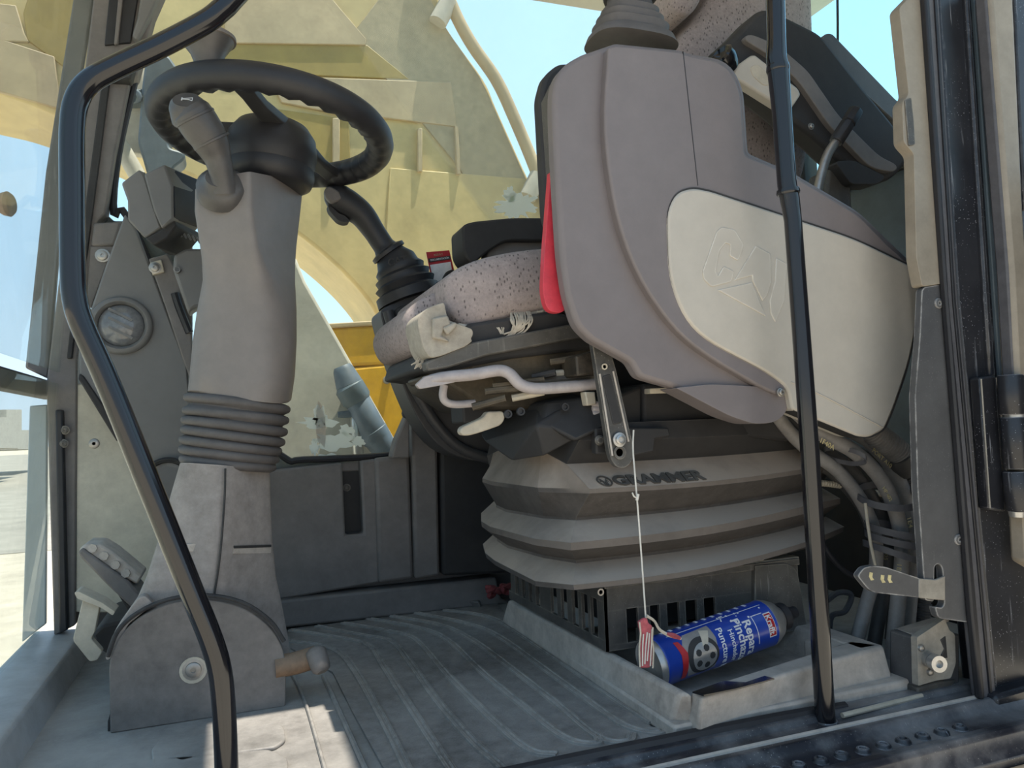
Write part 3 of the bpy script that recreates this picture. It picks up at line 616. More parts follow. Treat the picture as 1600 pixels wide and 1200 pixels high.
# ================================================================ LEFT CONSOLE
lc = thing('left_console', 'tall dark grey armrest console with beige side panel nearest the door', 'console', at(1150, 640, Y=1.02))
body = rnd([(864,150),(869,118),(886,97),(912,83),(962,66),(1062,76),(1080,82),(1140,92),(1164,136),(1171,238),(1240,268),(1345,330),(1392,376),(1442,424),(1440,500),(1232,600),(1231,640),(1214,660),(1180,663),(1140,650),(1056,606),(1000,590),(986,566),(925,532),(902,510),(886,462),(877,400),(868,250)],
           [30,14,16,4,4,4,6,30,22,6,6,20,14,20,10,24,22,16,12,14,8,8,6,6,14,20,30,30])
slab('cover', M['console'], body, 1.02, .03, lc, bevel=.012, seg=3)
slab('inner_frame', M['black'], rnd([(843,150),(852,116),(874,98),(1050,100),(1140,130),(1150,240),(1230,290),(1400,430),(1380,560),(1200,600),(1060,560),(960,480),(890,470),(868,380),(853,335)], 10), 1.075, .03, lc, bevel=.006)
slab('inner_rib', M['dark2'], [(856,150),(870,120),(900,110),(900,300),(866,300)], 1.048, .03, lc, bevel=.003)
# raised front part of the cover with soft ridge
hi = rnd([(951,74),(962,70),(1062,80),(1078,86),(1136,98),(1158,140),(1165,242),(1240,274),(1343,336),(1388,382),(1438,428),(1436,500),(1226,610),(1218,618),(1190,606),(1110,560),(1058,520),(1000,440),(962,340),(942,200)],
         [3,3,3,6,24,20,6,6,16,12,16,8,14,10,20,40,40,60,60,60])
slab('cover_relief', M['console'], hi, 1.004, .03, lc, bevel=.014, seg=3)
lobe = rnd([(1056,606),(1110,600),(1190,604),(1218,586),(1232,604),(1232,640),(1214,660),(1180,663),(1140,650)], [4,10,10,6,16,22,16,12,14])
slab('cover_lobe', M['console'], lobe, 1.012, .05, lc, bevel=.012, seg=3)
# crease that runs around the relief
slab('seam', M['black_rubber'], [(1067,80),(1068,80),(1091,290),(1090,290)], 1.0035, .002, lc)
cr = rnd([(1043,330),(1058,300),(1084,293),(1110,298),(1335,372),(1442,424),(1438,480),(1420,570),(1396,640),(1382,672),(1358,684),(1340,682),(1238,640),(1232,606),(1200,582),(1100,530),(1066,490),(1046,430)], [20,14,10,8,30,14,20,30,20,10,8,6,6,14,20,40,30,30])
pn = slab('side_panel', M['cream'], cr, 1.0, .05, lc, bevel=.004)
gz = [(x, y) for x, y in cr]
cg = sum(x for x, y in cr)/len(cr), sum(y for x, y in cr)/len(cr)
slab('panel_gap', M['black'], [(cg[0]+(x-cg[0])*1.006, cg[1]+(y-cg[1])*1.008) for x, y in cr], 1.0025, .03, lc)
# lower fold line on the beige panel
MB().add(*g_tube([at(x, y, Y=.9995) for x, y in ((1236,597),(1285,618),(1380,668))], .0012, 6)).build('fold_line', M['cream'], pn)
# embossed letters C A T with a triangle below the A
def ridge(pts, closed=True):
    P = [at(x, y, Y=.9995) for x, y in pts]
    if closed: P.append(P[0])
    MB().add(*g_tube(P, .00085, 6, smooth=False)).build('embossed_letter', M['cream'], pn)
def plate(pts): slab('embossed_letter', M['cream_edge'], pts, .9984, .004, pn, bevel=.001)
plate(rnd([(1098,424),(1120,362),(1128,355),(1148,359),(1162,382),(1159,395),(1153,407),(1140,399),(1142,382),(1134,379),(1124,392),(1118,424),(1122,432),(1131,416),(1147,424),(1143,440),(1112,448),(1100,436)], 3))
plate([(1148,438),(1181,384),(1204,396),(1206,440),(1199,462),(1192,470),(1176,438),(1176,430)])
plate([(1122,453),(1175,441),(1197,494)])
plate([(1213,403),(1230,412),(1226,470),(1212,503),(1205,490),(1203,470),(1211,440)])
screw(lc, 1221, 613, .999, .0055)
# rubber edge along the console front, red lever behind it
slab('safety_lever', M['red'], rnd([(861,262),(864,262),(880,470),(884,484),(876,489),(860,487),(853,478),(848,455),(851,390)], [1,1,8,6,6,8,8,14,14]), 1.056, .015, lc, bevel=.004)
# control lever boot on top
bt = []
for i, (cx_, cy_, hw, hd) in enumerate(((986,74,78,.055),(985,62,72,.052),(985,57,60,.046),(985,46,64,.047),(985,42,53,.041),(984,33,56,.042),(984,29,46,.036),(984,20,48,.037),(984,14,38,.030),(983,2,36,.028),(982,-20,32,.024))):
    c = at(cx_, cy_, Y=1.075); r_ = hw/FPX*1.135
    bt.append([c+V((cos(a)*abs(cos(a))**-.35*r_ if abs(cos(a)) > 1e-6 else 0, sin(a)*abs(sin(a))**-.35*hd if abs(sin(a)) > 1e-6 else 0, -.05*cos(a)*r_)) for a in [2*pi*k/40+.01 for k in range(40)]])
boot = MB().add(*g_loft(bt)).build('lever_boot', M['rubber'], lc, angle=50)
text('boot_lettering', 'CAT', M['column'], at(988, 4, Y=1.046), (1, .1, -.12), (0, -.25, 1), .018, boot, .0008, bold=.01)
c = at(985, -6, Y=1.075); MB().add(*g_lathe(c-V((0, 0, .005)), (0, 0, 1), [(0, .044), (.012, .046), (.02, .04), (.03, .022), (.10, .02), (.13, .024), (.16, .018), (.17, .005)], 24)).build('control_lever', M['black'], lc)

# ================================================================ SEAT
st = thing('operator_seat', 'worn fabric operator seat on dusty black bellows suspension', 'seat', at(1000, 900, Y=1.30))
st.location.z = .20
# --- suspension bellows
def ring(rows, dy=0, dz=0):
    return rows
def bring(name_rows):
    return name_rows
def mk(fl, fm, nc, nr, rr, o=0.0):
    """closed ring: far-left, front chamfer, near corner, near right end, rear right; back points hidden"""
    a = at(fl[0], fl[1], Y=1.43); b = at(fm[0], fm[1], Y=1.185+o); c = at(nc[0], nc[1], Y=1.10+o); d = at(nr[0], nr[1], Y=1.145+o); e_ = at(rr[0], rr[1], Y=1.21+o)
    z = (a.z+b.z+c.z+d.z+e_.z)/5
    f_ = V((e_.x, 1.50, e_.z)); g_ = V((d.x, 1.56, d.z)); h_ = V((c.x, 1.56, c.z)); i_ = V((a.x+.01, 1.52, a.z))
    key = [a, b, c, d, e_, f_, g_, h_, i_]; out = []
    for k in range(len(key)):
        p, q = key[k], key[(k+1) % len(key)]
        m = 8 if k == 2 else 3
        for t in range(m): out.append(p+(q-p)*(t/m))
    # sag of the long near side
    return out
def sag(r, amt):
    for k in range(6, 14):
        t = (k-6)/8; r[k] = r[k]+V((0, -.018*sin(pi*t), -amt*sin(pi*t)))
    return r
rings = [
 mk((806,660),(858,672),(930,662),(1216,650),(1240,668), 0.02),
 mk((806,676),(850,690),(905,688),(1222,676),(1246,690), 0.015),
 mk((806,700),(846,704),(885,725),(1244,702),(1262,700), 0.045),
 mk((768,752),(840,762),(921,764),(1262,732),(1296,728), 0),
 mk((768,758),(842,769),(921,771),(1262,739),(1296,734), 0),
 mk((791,796),(849,806),(900,809),(1256,764),(1284,758), 0.05),
 mk((791,800),(849,810),(900,813),(1256,768),(1284,762), 0.052),
 mk((766,823),(836,842),(892,848),(1268,788),(1313,779), 0),
 mk((767,832),(836,852),(892,860),(1268,800),(1313,787), 0),
 mk((793,852),(850,868),(900,875),(1262,815),(1290,803), 0.05),
 mk((793,856),(850,872),(900,880),(1262,819),(1290,807), 0.052),
 mk((773,876),(836,908),(896,914),(1268,844),(1319,823), 0),
 mk((775,884),(838,916),(897,922),(1268,852),(1317,831), 0),
 mk((800,893),(850,915),(900,921),(1258,858),(1300,840), 0.05),
]
for i, r_ in enumerate(rings): sag(r_, (.0, .002, .002, .004, .004, .004, .004, .006, .006, .006, .006, .008, .008, .004)[i])
MB().add(*g_loft(rings[:3])).build('bellows_collar', M['black'], st, angle=22)
bel = MB().add(*g_loft(rings[2:])).build('suspension_bellows', M['bellows'], st, angle=22)
# lettering moulded on the first fold
def fold(x, y, e):
    """x in metres along the near side from its corner, y metres up from the fold edge, e proud of it"""
    P0, P1, Q0, Q1 = rings[2][6], rings[2][14], rings[3][6], rings[3][14]
    Ls = (Q1-Q0).length; s = min(max(x/Ls, 0), .999)*8; k = int(s); f = s-k
    lo_ = rings[3][6+k].lerp(rings[3][7+k], f); hi_ = rings[2][6+k].lerp(rings[2][7+k], f)
    d = hi_-lo_; t = y/d.length
    nrm = (Q1-Q0).cross(d).normalized()
    return lo_+d*t+nrm*e
lt = text('moulded_lettering', 'GRAMMER', M['letter'], None, (1, 0, 0), (0, 1, 0), .0300, bel, .0024, lambda x, y, e: fold(x+.134, y+.0135, e+.0002), .035, 1.2)
em = MB(); ro, ri = .0122, .0102; ex = .0355
em.add(*g_loft([[fold(ex+r_*cos(2*pi*k/28), .0150+r_*sin(2*pi*k/28), h) for k in range(28)] for r_, h in ((ro, -.003), (ro, .0022), (ri, .0022), (ri, -.003))], cap=False))
for s_ in (-1, 1):
    for off in (0, .0036, .0072):
        em.add(*g_tube([fold(ex+s_*(.0011+off*.2), .0150-.0088, .001), fold(ex+s_*(.0014+off*.3), .0150-.001+off*.2, .001), fold(ex+s_*(.0062+off*.1), .0150+.0066-off, .001)], .0008, 5, 3))
em.build('moulded_emblem', M['letter'], bel)
# --- upper suspension housing
def spart(n, m, pts, Y, d, b=.006, par=None, **k): return slab(n, M[m], pts, Y, d, par or st, bevel=b, **k)
spart('upper_plate', 'black', [(1005,600),(1060,596),(1140,640),(1236,662),(1236,690),(1005,668)], 1.14, .36)
spart('side_frame', 'black', [(905,505),(1090,505),(1236,640),(1236,668),(1000,668),(905,640)], 1.24, .22)
spart('slide_rail', 'tan', [(1016,607),(1070,604),(1072,613),(1016,615)], 1.10, .02, .001)
spart('housing', 'black', [(905,640),(1010,600),(1012,690),(905,700)], 1.15, .30)
spart('mount_plate', 'black', [(930,668),(1045,668),(1048,682),(1024,686),(1022,706),(992,712),(932,710)], 1.098, .02, .003)
# faceted corner housing
fh = MB()
fac = pxy([(758,690,1.36),(790,640,1.40),(842,630,1.20),(912,618,1.15),(918,676,1.12),(850,712,1.14),(800,720,1.22)])
bk = [p+V((.03, .12, .01)) for p in fac]
ctr = at(838, 664, Y=1.125)
n = len(fac); vs = fac+bk+[ctr]; fs = [[i, (i+1) % n, 2*n] for i in range(n)]+[[i, (i+1) % n, n+(i+1) % n, n+i] for i in range(n)]+[list(range(n, 2*n))[::-1]]
fh.add(vs, fs); cor = fh.build('corner_housing', M['black'], st, angle=20, bevel=.003)
fh = MB(); fac = pxy([(846,660,1.13),(850,628,1.16),(914,620,1.13),(958,640,1.11),(960,662,1.10),(900,690,1.10)])
bk = [p+V((.01, .12, 0)) for p in fac]; fh.add(*g_prism(fac, bk)); fh.build('corner_housing', M['black'], st, bevel=.006)
for x, y in ((882, 636), (793, 647), (813, 643)):
    MB().add(*g_lathe(at(x, y, Y=1.128), (0, -1, 0), [(0, .007), (.004, .0065), (.004, .004), (.001, .0035)], 14)).build('cap', M['black_rubber'], st)
for i in range(4):
    MB().add(*g_lathe(at(936, 632+i*7, Y=1.12), (1, 0, -.1), [(-.012, .004), (-.010, .0055), (.010, .0055), (.012, .004)], 10)).build('spring_coil', M['lever'], st)
# tan lever at the corner
tl_ = spart('tilt_lever', 'tan', rnd([(719,674),(722,667),(756,652),(762,643),(786,642),(790,652),(784,664),(750,676),(732,681),(722,680)], [4,5,8,4,5,6,8,10,8,4]), 1.20, .022, .005)
# slotted plate arm
arm = spart('slotted_arm', 'dark2', rnd([(924,526),(948,530),(962,575),(991,704),(988,722),(976,732),(962,730),(953,714),(934,590)], [2,4,8,12,10,8,8,10,10]), 1.062, .012, .003)
spart('arm_slot', 'black', rnd([(941,588),(954,584),(973,660),(958,664)], 4), 1.0605, .003, .001, arm)
for q in (((937,584),(957,712)), ((958,580),(982,690))):
    MB().add(*g_tube([at(*q[0], Y=1.061), at(*q[1], Y=1.061)], .0016, 6)).build('arm_rib', M['tray'], arm)
MB().add(*g_lathe(at(968, 707, Y=1.061), (0, -1, 0), [(0, .0105), (.002, .0105), (.002, .007), (.0, .006)], 18)).build('arm_hole', M['dark2'], arm)
MB().add(*g_lathe(at(944, 573, Y=1.061), (0, -1, 0), [(0, .005), (.002, .005), (.002, .003), (.0, .003)], 14)).build('arm_hole', M['tan'], arm)
bo_ = MB().add(*g_lathe(at(967, 687, Y=1.060), (0, -1, 0), [(0, .0112), (.003, .0112), (.0035, .0075), (.007, .0075), (.0085, .005), (.006, .0035)], 20)).build('bolt', M['alu'], st)
MB().add(*g_lathe(at(936, 688, Y=1.094), (0, -1, 0), [(0, .008), (.003, .008), (.006, .005)], 14)).build('bolt', M['dark2'], st)
# --- seat frame under the cushion
spart('seat_pan', 'black', [(672,548),(735,505),(860,486),(930,500),(932,545),(800,560),(700,580),(665,575)], 1.17, .36)
spart('pan_flange', 'dark2', [(664,566),(732,536),(900,505),(930,512),(930,524),(760,556),(700,575),(668,580)], 1.155, .03, .003)
spart('frame_rail', 'grime', [(735,560),(930,520),(935,590),(800,602),(780,582),(735,586)], 1.18, .30)
spart('frame_rail', 'grime', [(690,578),(930,560),(930,640),(760,640),(700,600)], 1.24, .30)
spart('hinge_block', 'grime', [(900,556),(926,548),(930,584),(902,588)], 1.10, .06, .003)
for i, (x0, y0, x1, y1, m) in enumerate(((832,590,868,582,'black'),(866,584,928,578,'tan'),(848,595,928,588,'dark2'),(738,636,790,622,'grime'),(758,612,832,604,'grime'),(770,604,850,594,'grime'),(826,612,920,604,'grime'),(860,566,900,560,'grime'),(800,622,850,612,'tan'))):
    MB().add(*g_tube([at(x0, y0, Y=1.16), at(x1, y1, Y=1.14)], .006, 8)).build('linkage_rod', M[m], st)
spart('latch_block', 'tan', [(914,612),(930,612),(932,632),(918,634)], 1.11, .02, .002)
spart('torn_shelf', 'grime', [(655,590),(700,572),(760,572),(760,580),(690,590),(662,600)], 1.25, .10, .004)
spart('bracket_box', 'black', [(722,628),(762,618),(770,660),(724,662)], 1.30, .08, .004)
# --- levers
pts = [at(x, y, Y=q) for x, y, q in ((662,597,1.16),(690,590,1.155),(740,585,1.15),(778,579,1.145),(796,584,1.14),(812,600,1.135),(835,607,1.13),(880,605,1.125),(935,600,1.12))]
lv = MB().add(*g_tube(pts, [.008, .0095, .0095, .0095, .0095, .0095], 14)).build('height_lever', M['lever'], st)
slab('lever_tip', M['lever'], rnd([(650,601),(664,588),(690,584),(716,582),(716,596),(690,602),(656,608)], [3,6,6,3,3,8,4]), 1.15, .012, lv, bevel=.003)
MB().add(*g_tube([at(x, y, Y=1.20) for x, y in ((694,602),(692,618),(697,628),(712,632),(742,630))], .0065, 10)).build('slide_bar', M['lever'], st)
# --- cushion
cu = dome('seat_cushion', M['fabric'], soft([(693,452),(700,430),(738,409),(796,395),(860,388),(930,384),(960,430),(930,478),(858,484),(800,496),(742,512),(716,504),(699,482)], 4), 1.19, .38, .022, st, angle=70)
# front bolster, fabric wrap and exposed moulding
dome('front_bolster', M['fabric'], soft([(631,508),(640,482),(664,464),(694,458),(702,500),(690,545),(662,549),(642,538)], 4), 1.25, .30, .012, st, angle=70)
fs_ = slab('exposed_moulding', M['foam'], rnd([(650,498),(668,480),(694,472),(700,500),(738,514),(740,522),(736,529),(738,533),(728,541),(690,556),(672,560),(662,546)], [14,12,4,6,4,4,2,2,6,8,8,12]), 1.150, .09, st, bevel=.007, seg=3)
slab('moulding_step', M['foam'], [(676,497),(700,492),(706,508),(694,512),(690,524),(704,534),(676,528)], 1.142, .015, fs_, bevel=.004)
slab('moulding_step', M['foam'], [(692,512),(712,502),(716,508),(700,524)], 1.139, .015, fs_, bevel=.003)
slab('torn_hem', M['thread'], [(716,504),(742,509),(800,494),(858,480),(864,484),(840,496),(812,501),(790,508),(765,516),(740,521),(722,520)], 1.183, .02, st, bevel=.003)
rr = random.Random(4)
fr = MB()
for k in range(46):     # frayed edge of the cover
    t = rr.random(); x0 = 735+t*120; y0 = 513-t*30+rr.uniform(-2, 2); L = rr.uniform(4, 13)*(1.6 if .3 < t < .6 else .8)
    fr.add(*g_tube([at(x0, y0-2, Y=1.186), at(x0+rr.uniform(-4, 4), y0+L*.5, Y=1.176), at(x0+rr.uniform(-7, 5), y0+L, Y=1.172)], .0009, 4, 3))
for k in range(16):
    x0 = 796+k*2.1; x1 = 806-k*1.2+rr.uniform(-4, 4) if k < 8 else 800+rr.uniform(-14, 14)
    fr.add(*g_tube([at(x0, 486, Y=1.184), at(x0+rr.uniform(-2, 8), 500, Y=1.165), at((x0+x1)/2+rr.uniform(0, 6), 514, Y=1.162), at(x1-8, 527+rr.uniform(-5, 8), Y=1.165)], .0016, 5, 4))
for k in range(10):
    fr.add(*g_tube([at(777+k*2, 498, Y=1.184), at(780+rr.uniform(-8, 10), 508, Y=1.172), at(784+rr.uniform(-3, 3), 522, Y=1.17)], .0011, 4, 3))
for k in range(14):
    fr.add(*g_tube([at(664+rr.uniform(-5, 5), 552, Y=1.21), at(660+rr.uniform(-9, 6), 562, Y=1.20), at(652+rr.uniform(-12, 14), 574+rr.uniform(-6, 3), Y=1.20)], .0012, 4, 3))
fr = fr.build('frayed_threads', M['thread'], st); fr['kind'] = 'stuff'
# right (far) armrest
spart('armrest', 'black', rnd([(722,352),(738,346),(800,340),(850,340),(900,342),(900,378),(850,376),(790,376),(764,392),(740,412),(730,404),(724,392)], [8,12,10,6,4,4,6,10,8,8,4,6]), 1.52, .09, .012)
spart('armrest_support', 'dark', [(762,384),(790,376),(900,378),(900,410),(762,412)], 1.54, .05, .004)
# backrest and side bolster
bkr = dome('backrest', M['fabric'], soft([(1056,92),(1060,66),(1080,34),(1104,-4),(1128,-70),(1160,-150),(1230,-160),(1262,-130),(1266,0),(1268,110),(1262,220),(1240,300),(1190,300),(1150,240),(1090,160)], 4), 1.34, .26, .03, st, angle=70)
dome('back_bolster', M['fabric'], soft([(1046,-20),(1046,4),(1056,20),(1072,25),(1086,14),(1098,-14),(1110,-60),(1080,-80),(1056,-60)], 4), 1.30, .20, .02, st, angle=70)
# left (near) armrest folded up
ar = slab('armrest', M['black'], rnd([(1124,74),(1150,52),(1182,18),(1196,12),(1220,20),(1284,52),(1340,124),(1400,196),(1422,232),(1419,252),(1398,278),(1372,286),(1340,276),(1312,250),(1276,216),(1240,190),(1200,158),(1150,116)], [10,20,14,8,14,14,20,20,10,10,14,10,14,20,20,20,14,14]), 1.17, .055, st, bevel=.014, seg=3)
slab('armrest_lip', M['dark'], rnd([(1160,60),(1172,52),(1215,70),(1262,110),(1310,180),(1374,244),(1404,258),(1398,270),(1360,262),(1296,196),(1248,126),(1206,88)], 14), 1.158, .02, ar, bevel=.005)
sw = slab('switch_panel', M['cream'], rnd([(1144,116),(1152,102),(1174,86),(1180,85),(1248,138),(1252,148),(1236,172),(1226,170),(1150,122)], [4,5,5,4,5,4,5,5,4]), 1.15, .024, ar, bevel=.005)
slab('thumb_recess', M['tan'], rnd([(1172,104),(1184,100),(1204,118),(1206,132),(1194,134),(1176,118)], 6), 1.1485, .004, sw, bevel=.001)
lamp = at(1121, 80, Y=1.14)
MB().add(*g_lathe(at(1144, 106, Y=1.15), lamp-at(1144, 106, Y=1.15), [(0, .014), (.012, .021), (.024, .0235), (.034, .0235), (.037, .019), (.032, .014), (.028, .004)], 24)).build('end_knob', M['paint'], ar)
slab('wear_plate', M['trim_grey'], rnd([(1284,60),(1290,52),(1300,52),(1404,160),(1424,164),(1424,206),(1410,200),(1300,100),(1288,84)], [5,5,5,10,4,4,6,10,6]), 1.20, .09, st, bevel=.006)
MB().add(*g_tube([at(x, y, Y=1.10) for x, y in ((1276,306),(1284,270),(1294,240),(1310,216))], .0085, 12)).build('hand_lever', M['steel'], st)
p0, p1 = at(1306, 222, Y=1.10), at(1338, 172, Y=1.09)
L = (p1-p0).length
MB().add(*g_lathe(p0, p1-p0, [(0, .012), (.002, .0135), (L*.55, .0135), (L*.56, .0115), (L*.60, .0115), (L*.62, .014), (L-.003, .014), (L, .012)], 8)).build('lever_grip', M['black_rubber'], st)
spart('armrest_post', 'dark2', [(1296,262),(1330,282),(1332,322),(1342,340),(1290,320)], 1.18, .06, .006)
screw(ar, 1268, 197, 1.168, .005)
spart('underside_pad', 'black', rnd([(1304,252),(1334,250),(1385,276),(1372,288),(1330,288)], 8), 1.16, .04, .006, ar)

# vented box under the seat
bx = thing('vented_box', 'black vented steel box with upright slots under the seat bellows', 'box', at(947, 1019, Y=1.17))
zb0, zt = at(947, 1019, Y=1.17).z, at(935, 914, Y=1.17).z
cx0 = at(947, 1019, Y=1.17)
def slotted(name, p0, ux, h, w, slots, v0, v1, th, nrm, tilt=0):
    """panel from cells around real slots; slots = [(u0,u1)], v0..v1 their height range"""
    m = MB(); us = [0]+[q for s in slots for q in s]+[w]
    def cell(u0, u1, a, b):
        if u1-u0 < 1e-5 or b-a < 1e-5: return
        n_ = [p0+ux*u+V((0, 0, z)) for u, z in ((u0, a), (u1, a), (u1, b), (u0, b))]
        m.add(*g_prism(n_, [q-nrm*th for q in n_]))
    cell(0, w, 0, v0); cell(0, w, v1, h)
    for i in range(0, len(us)-1, 2): cell(us[i], us[i+1], v0, v1)
    return m.build(name, M['dark2'], bx, smooth=False)
H_ = zt-zb0
side_end = at(1252, 985, Y=1.17)
w_ = side_end.x-cx0.x
def u_of(x): return at(x, 985, Y=1.17).x-cx0.x
slotted('side_panel', cx0, V((1, 0, 0)), H_, w_, [(u_of(a), u_of(b)) for a, b in ((980,998),(1017,1032),(1044,1063),(1073,1091),(1102,1120))], .010, .066, .006, V((0, -1, 0)))
fe = at(796, 936, X=cx0.x-.012); fw_ = (V((fe.x, fe.y, 0))-V((cx0.x, cx0.y, 0))); Lf = fw_.length; fd = fw_.normalized()
def v_of(x): 
    q = at(x, 960, X=cx0.x); return min(max(q.y-cx0.y, 0), Lf)
sl_ = sorted([tuple(sorted((v_of(a), v_of(b)))) for a, b in ((866,875),(881,890),(897,906),(911,920),(924,934),(803,808),(814,819),(824,829),(834,839),(844,850))])
slotted('front_panel', cx0, fd, H_, Lf, sl_, .018, .082, .006, V((-1, 0, 0)))
MB().add(*g_box((cx0.x+w_/2, cx0.y+Lf*.5, zb0+H_+.004), (w_+.01, Lf, .006))).build('top_plate', M['tan'], bx, bevel=.002)
MB().add(*g_box((cx0.x+w_/2, cx0.y-.004, zb0+H_-.001), (w_, .004, .012))).build('top_flange', M['dark2'], bx, bevel=.001)
MB().add(*g_box((cx0.x+w_/2+.03, cx0.y+Lf*.5+.03, zb0+H_*.4), (w_*.8, Lf*.75, H_*.7))).build('inner_heater', M['black'], bx, bevel=.004)
slab('end_cap', M['dark2'], rnd([(1180,884),(1232,880),(1246,892),(1262,985),(1180,990)], [2,10,10,3,2]), 1.16, .04, bx, bevel=.006)
MB().add(*g_lathe(at(938, 925, Y=1.163), (0, -1, 0), [(0, .006), (.002, .006), (.002, .0035), (.0, .003)], 14)).build('rivet', M['steel'], bx)
for x in (1135, 1170, 1210):
    MB().add(*g_lathe(at(x, 882, Y=1.19), (0, 0, 1), [(-.004, .006), (.006, .006), (.008, .003)], 10)).build('rivet', M['tan'], bx)
MB().add(*g_lathe(at(1187, 880, Y=1.18), (0, 0, 1), [(-.01, .008), (.02, .008)], 12)).build('spacer', M['tan'], bx)

# ================================================================ STEP TRAY
ty = thing('step_tray', 'dusty grey plastic step tray holding blue can beside the door sill', 'tray', V((.80, 1.10, 0)))
def prismz(name, m, foot, top, par, z0=0.0, bevel=.006):
    """block from footprint (at z0) to top outline with heights: lists of (x,y) and (x,y,z)"""
    return raw(name, *g_prism([V((x, y, z0)) for x, y in foot], [V(p) for p in top]), M[m], par, bevel=bevel, seg=3)
def fl(x, y, z): q = at(x, y, Z=z); return q
zt_ = .066
a0, a1 = fl(783, 974, 0), fl(1042, 1148, 0); b0, b1 = fl(793, 938, zt_-.006), fl(1060, 1082, zt_)
a2, b2 = fl(1084, 1148, 0), fl(1082, 1084, zt_)
prismz('tray_wall', 'tray', [(a0.x, a0.y), (a1.x, a1.y), (a2.x, a2.y), (a0.x+.05, a0.y)], [b0, b1, b2, V((b0.x+.02, b0.y, b0.z))], ty)
c0, c1 = fl(1087, 1159, 0), fl(1402, 1084, 0); e0, e1 = fl(1098, 1090, zt_), fl(1382, 1008, zt_)
prismz('tray_wall', 'tray', [(c0.x, c0.y), (c1.x, c1.y), (c1.x, c1.y+.06), (c0.x, c0.y+.05)], [e0, e1, e1+V((-.03, .045, 0)), e0+V((0, .028, 0))], ty)
f0 = fl(1290, 985, zt_)
prismz('tray_wall', 'tray', [(c1.x, c1.y), (c1.x, c1.y+.34), (c1.x-.06, c1.y+.34), (c1.x-.07, c1.y)], [e1, e1+V((.0, .30, 0)), e1+V((-.045, .30, 0)), e1+V((-.05, .0, 0))], ty)
MB().add(*g_box(((e1.x+.70)/2, e1.y+.28, .033), (e1.x-.70, .045, .066))).build('tray_wall', M['tray'], ty, bevel=.006)
MB().add(*g_box((e1.x-.045, e1.y+.05, .0325), (.085, .085, .064))).build('tray_corner', M['tray'], ty, bevel=.006)
MB().add(*g_box((.79, 1.22, .012), (.44, .52, .022))).build('tray_floor', M['tray'], ty, bevel=.004)
fq = [fl(1320, 1116, .006), fl(1440, 1086, .006), fl(1385, 1068, .006), fl(1300, 1095, .006)]
raw('flange', *g_prism(fq, [p-V((0, 0, .006)) for p in fq]), M['tray'], ty, bevel=.002)
MB().add(*g_tube([fl(1316, 1118, .006), fl(1440, 1087, .006)], .004, 8)).build('flange_edge', M['tan'], ty)
ls = [fl(x, y, zt_+.003) for x, y in ((1082,1083),(1130,1066),(1165,1068),(1195,1058),(1210,1062),(1150,1078),(1100,1088))]
tf = raw('torn_film', *g_prism(ls, [p+V((0, 0, .002)) for p in ls]), M['paint'], smooth=False)
tag(tf, 'scrap of glossy black film lying on the tray edge', 'film')

# ---------------------------------------------------------------- spray can
cA = V((.616, 1.085, .070)); cB = at(1192, 974, Y=1.10); ax = (cB-cA).normalized(); L = (cB-cA).length; R_ = .0385
can = thing('spray_can', 'blue puncture repair spray can lying in the grey tray', 'can', cA)
u0 = ax.cross(V((0, 0, 1))).normalized(); v0 = u0.cross(ax)
# u0 points toward the door (-Y); v0 points up
if u0.y > 0: u0 = -u0
v0 = V((0, 0, 1))-ax*ax.z; v0.normalize()
def canp(ang, h, e=0.0): return cA+ax*h+(u0*cos(ang)+v0*sin(ang))*(R_+e)
def canlathe(name, m, prof, n=40, **k):
    return MB().add(*g_loft([[cA+ax*h+(u0*cos(2*pi*q/n)+v0*sin(2*pi*q/n))*max(r, 1e-5) for q in range(n)] for h, r in prof])).build(name, M[m], can, **k)
bodyc = canlathe('body', 'blue', [(-.004, R_*.6), (-.004, R_*.9), (0, R_+.001), (.003, R_+.001), (.005, R_), (L-.002, R_), (L, R_+.0006)])
canlathe('base_rim', 'alu', [(-.010, R_*.85), (-.012, R_*.95), (-.006, R_*1.02), (-.001, R_*1.0)])
canlathe('shoulder', 'alu', [(L-.001, R_+.001), (L+.002, R_+.001), (L+.012, R_*.93), (L+.022, R_*.80), (L+.030, R_*.60), (L+.034, R_*.52)])
canlathe('valve', 'black_rubber', [(L+.033, R_*.60), (L+.046, R_*.60), (L+.050, R_*.45), (L+.062, R_*.28), (L+.072, R_*.26), (L+.074, R_*.1)], 20)
def patch(name, m, pts, e=.0004, par=None):
    """print on the can: outline in (angle in degrees from the door side upward, height along the can)"""
    n = 10; P = []
    N = len(pts)
    for i in range(N):
        a, b = pts[i], pts[(i+1) % N]
        for k in range(n): P.append((a[0]+(b[0]-a[0])*k/n, a[1]+(b[1]-a[1])*k/n))
    bm = bmesh.new(); vs = [bm.verts.new((p[0]/1000, p[1], 0)) for p in P]; bm.faces.new(vs)
    bmesh.ops.triangulate(bm, faces=bm.faces)
    for _ in range(2):
        bmesh.ops.subdivide_edges(bm, edges=[q for q in bm.edges if abs(q.verts[0].co.x-q.verts[1].co.x)*1000 > 8], cuts=1)
        bmesh.ops.triangulate(bm, faces=bm.faces)
    V_ = [v.co.copy() for v in bm.verts]; F_ = [[v.index for v in f.verts] for f in bm.faces]
    bm.verts.index_update(); F_ = [[v.index for v in f.verts] for f in bm.faces]; bm.free()
    return raw(name, [canp(radians(v.x*1000), v.y, e) for v in V_], F_, M[m], par or bodyc, smooth=True)
def warp(a0, h0, flip=1):
    # text x runs downward around the can, text up runs toward the valve
    return lambda x, y, e: canp(radians(a0)-x/R_, h0+y, .0006+e)
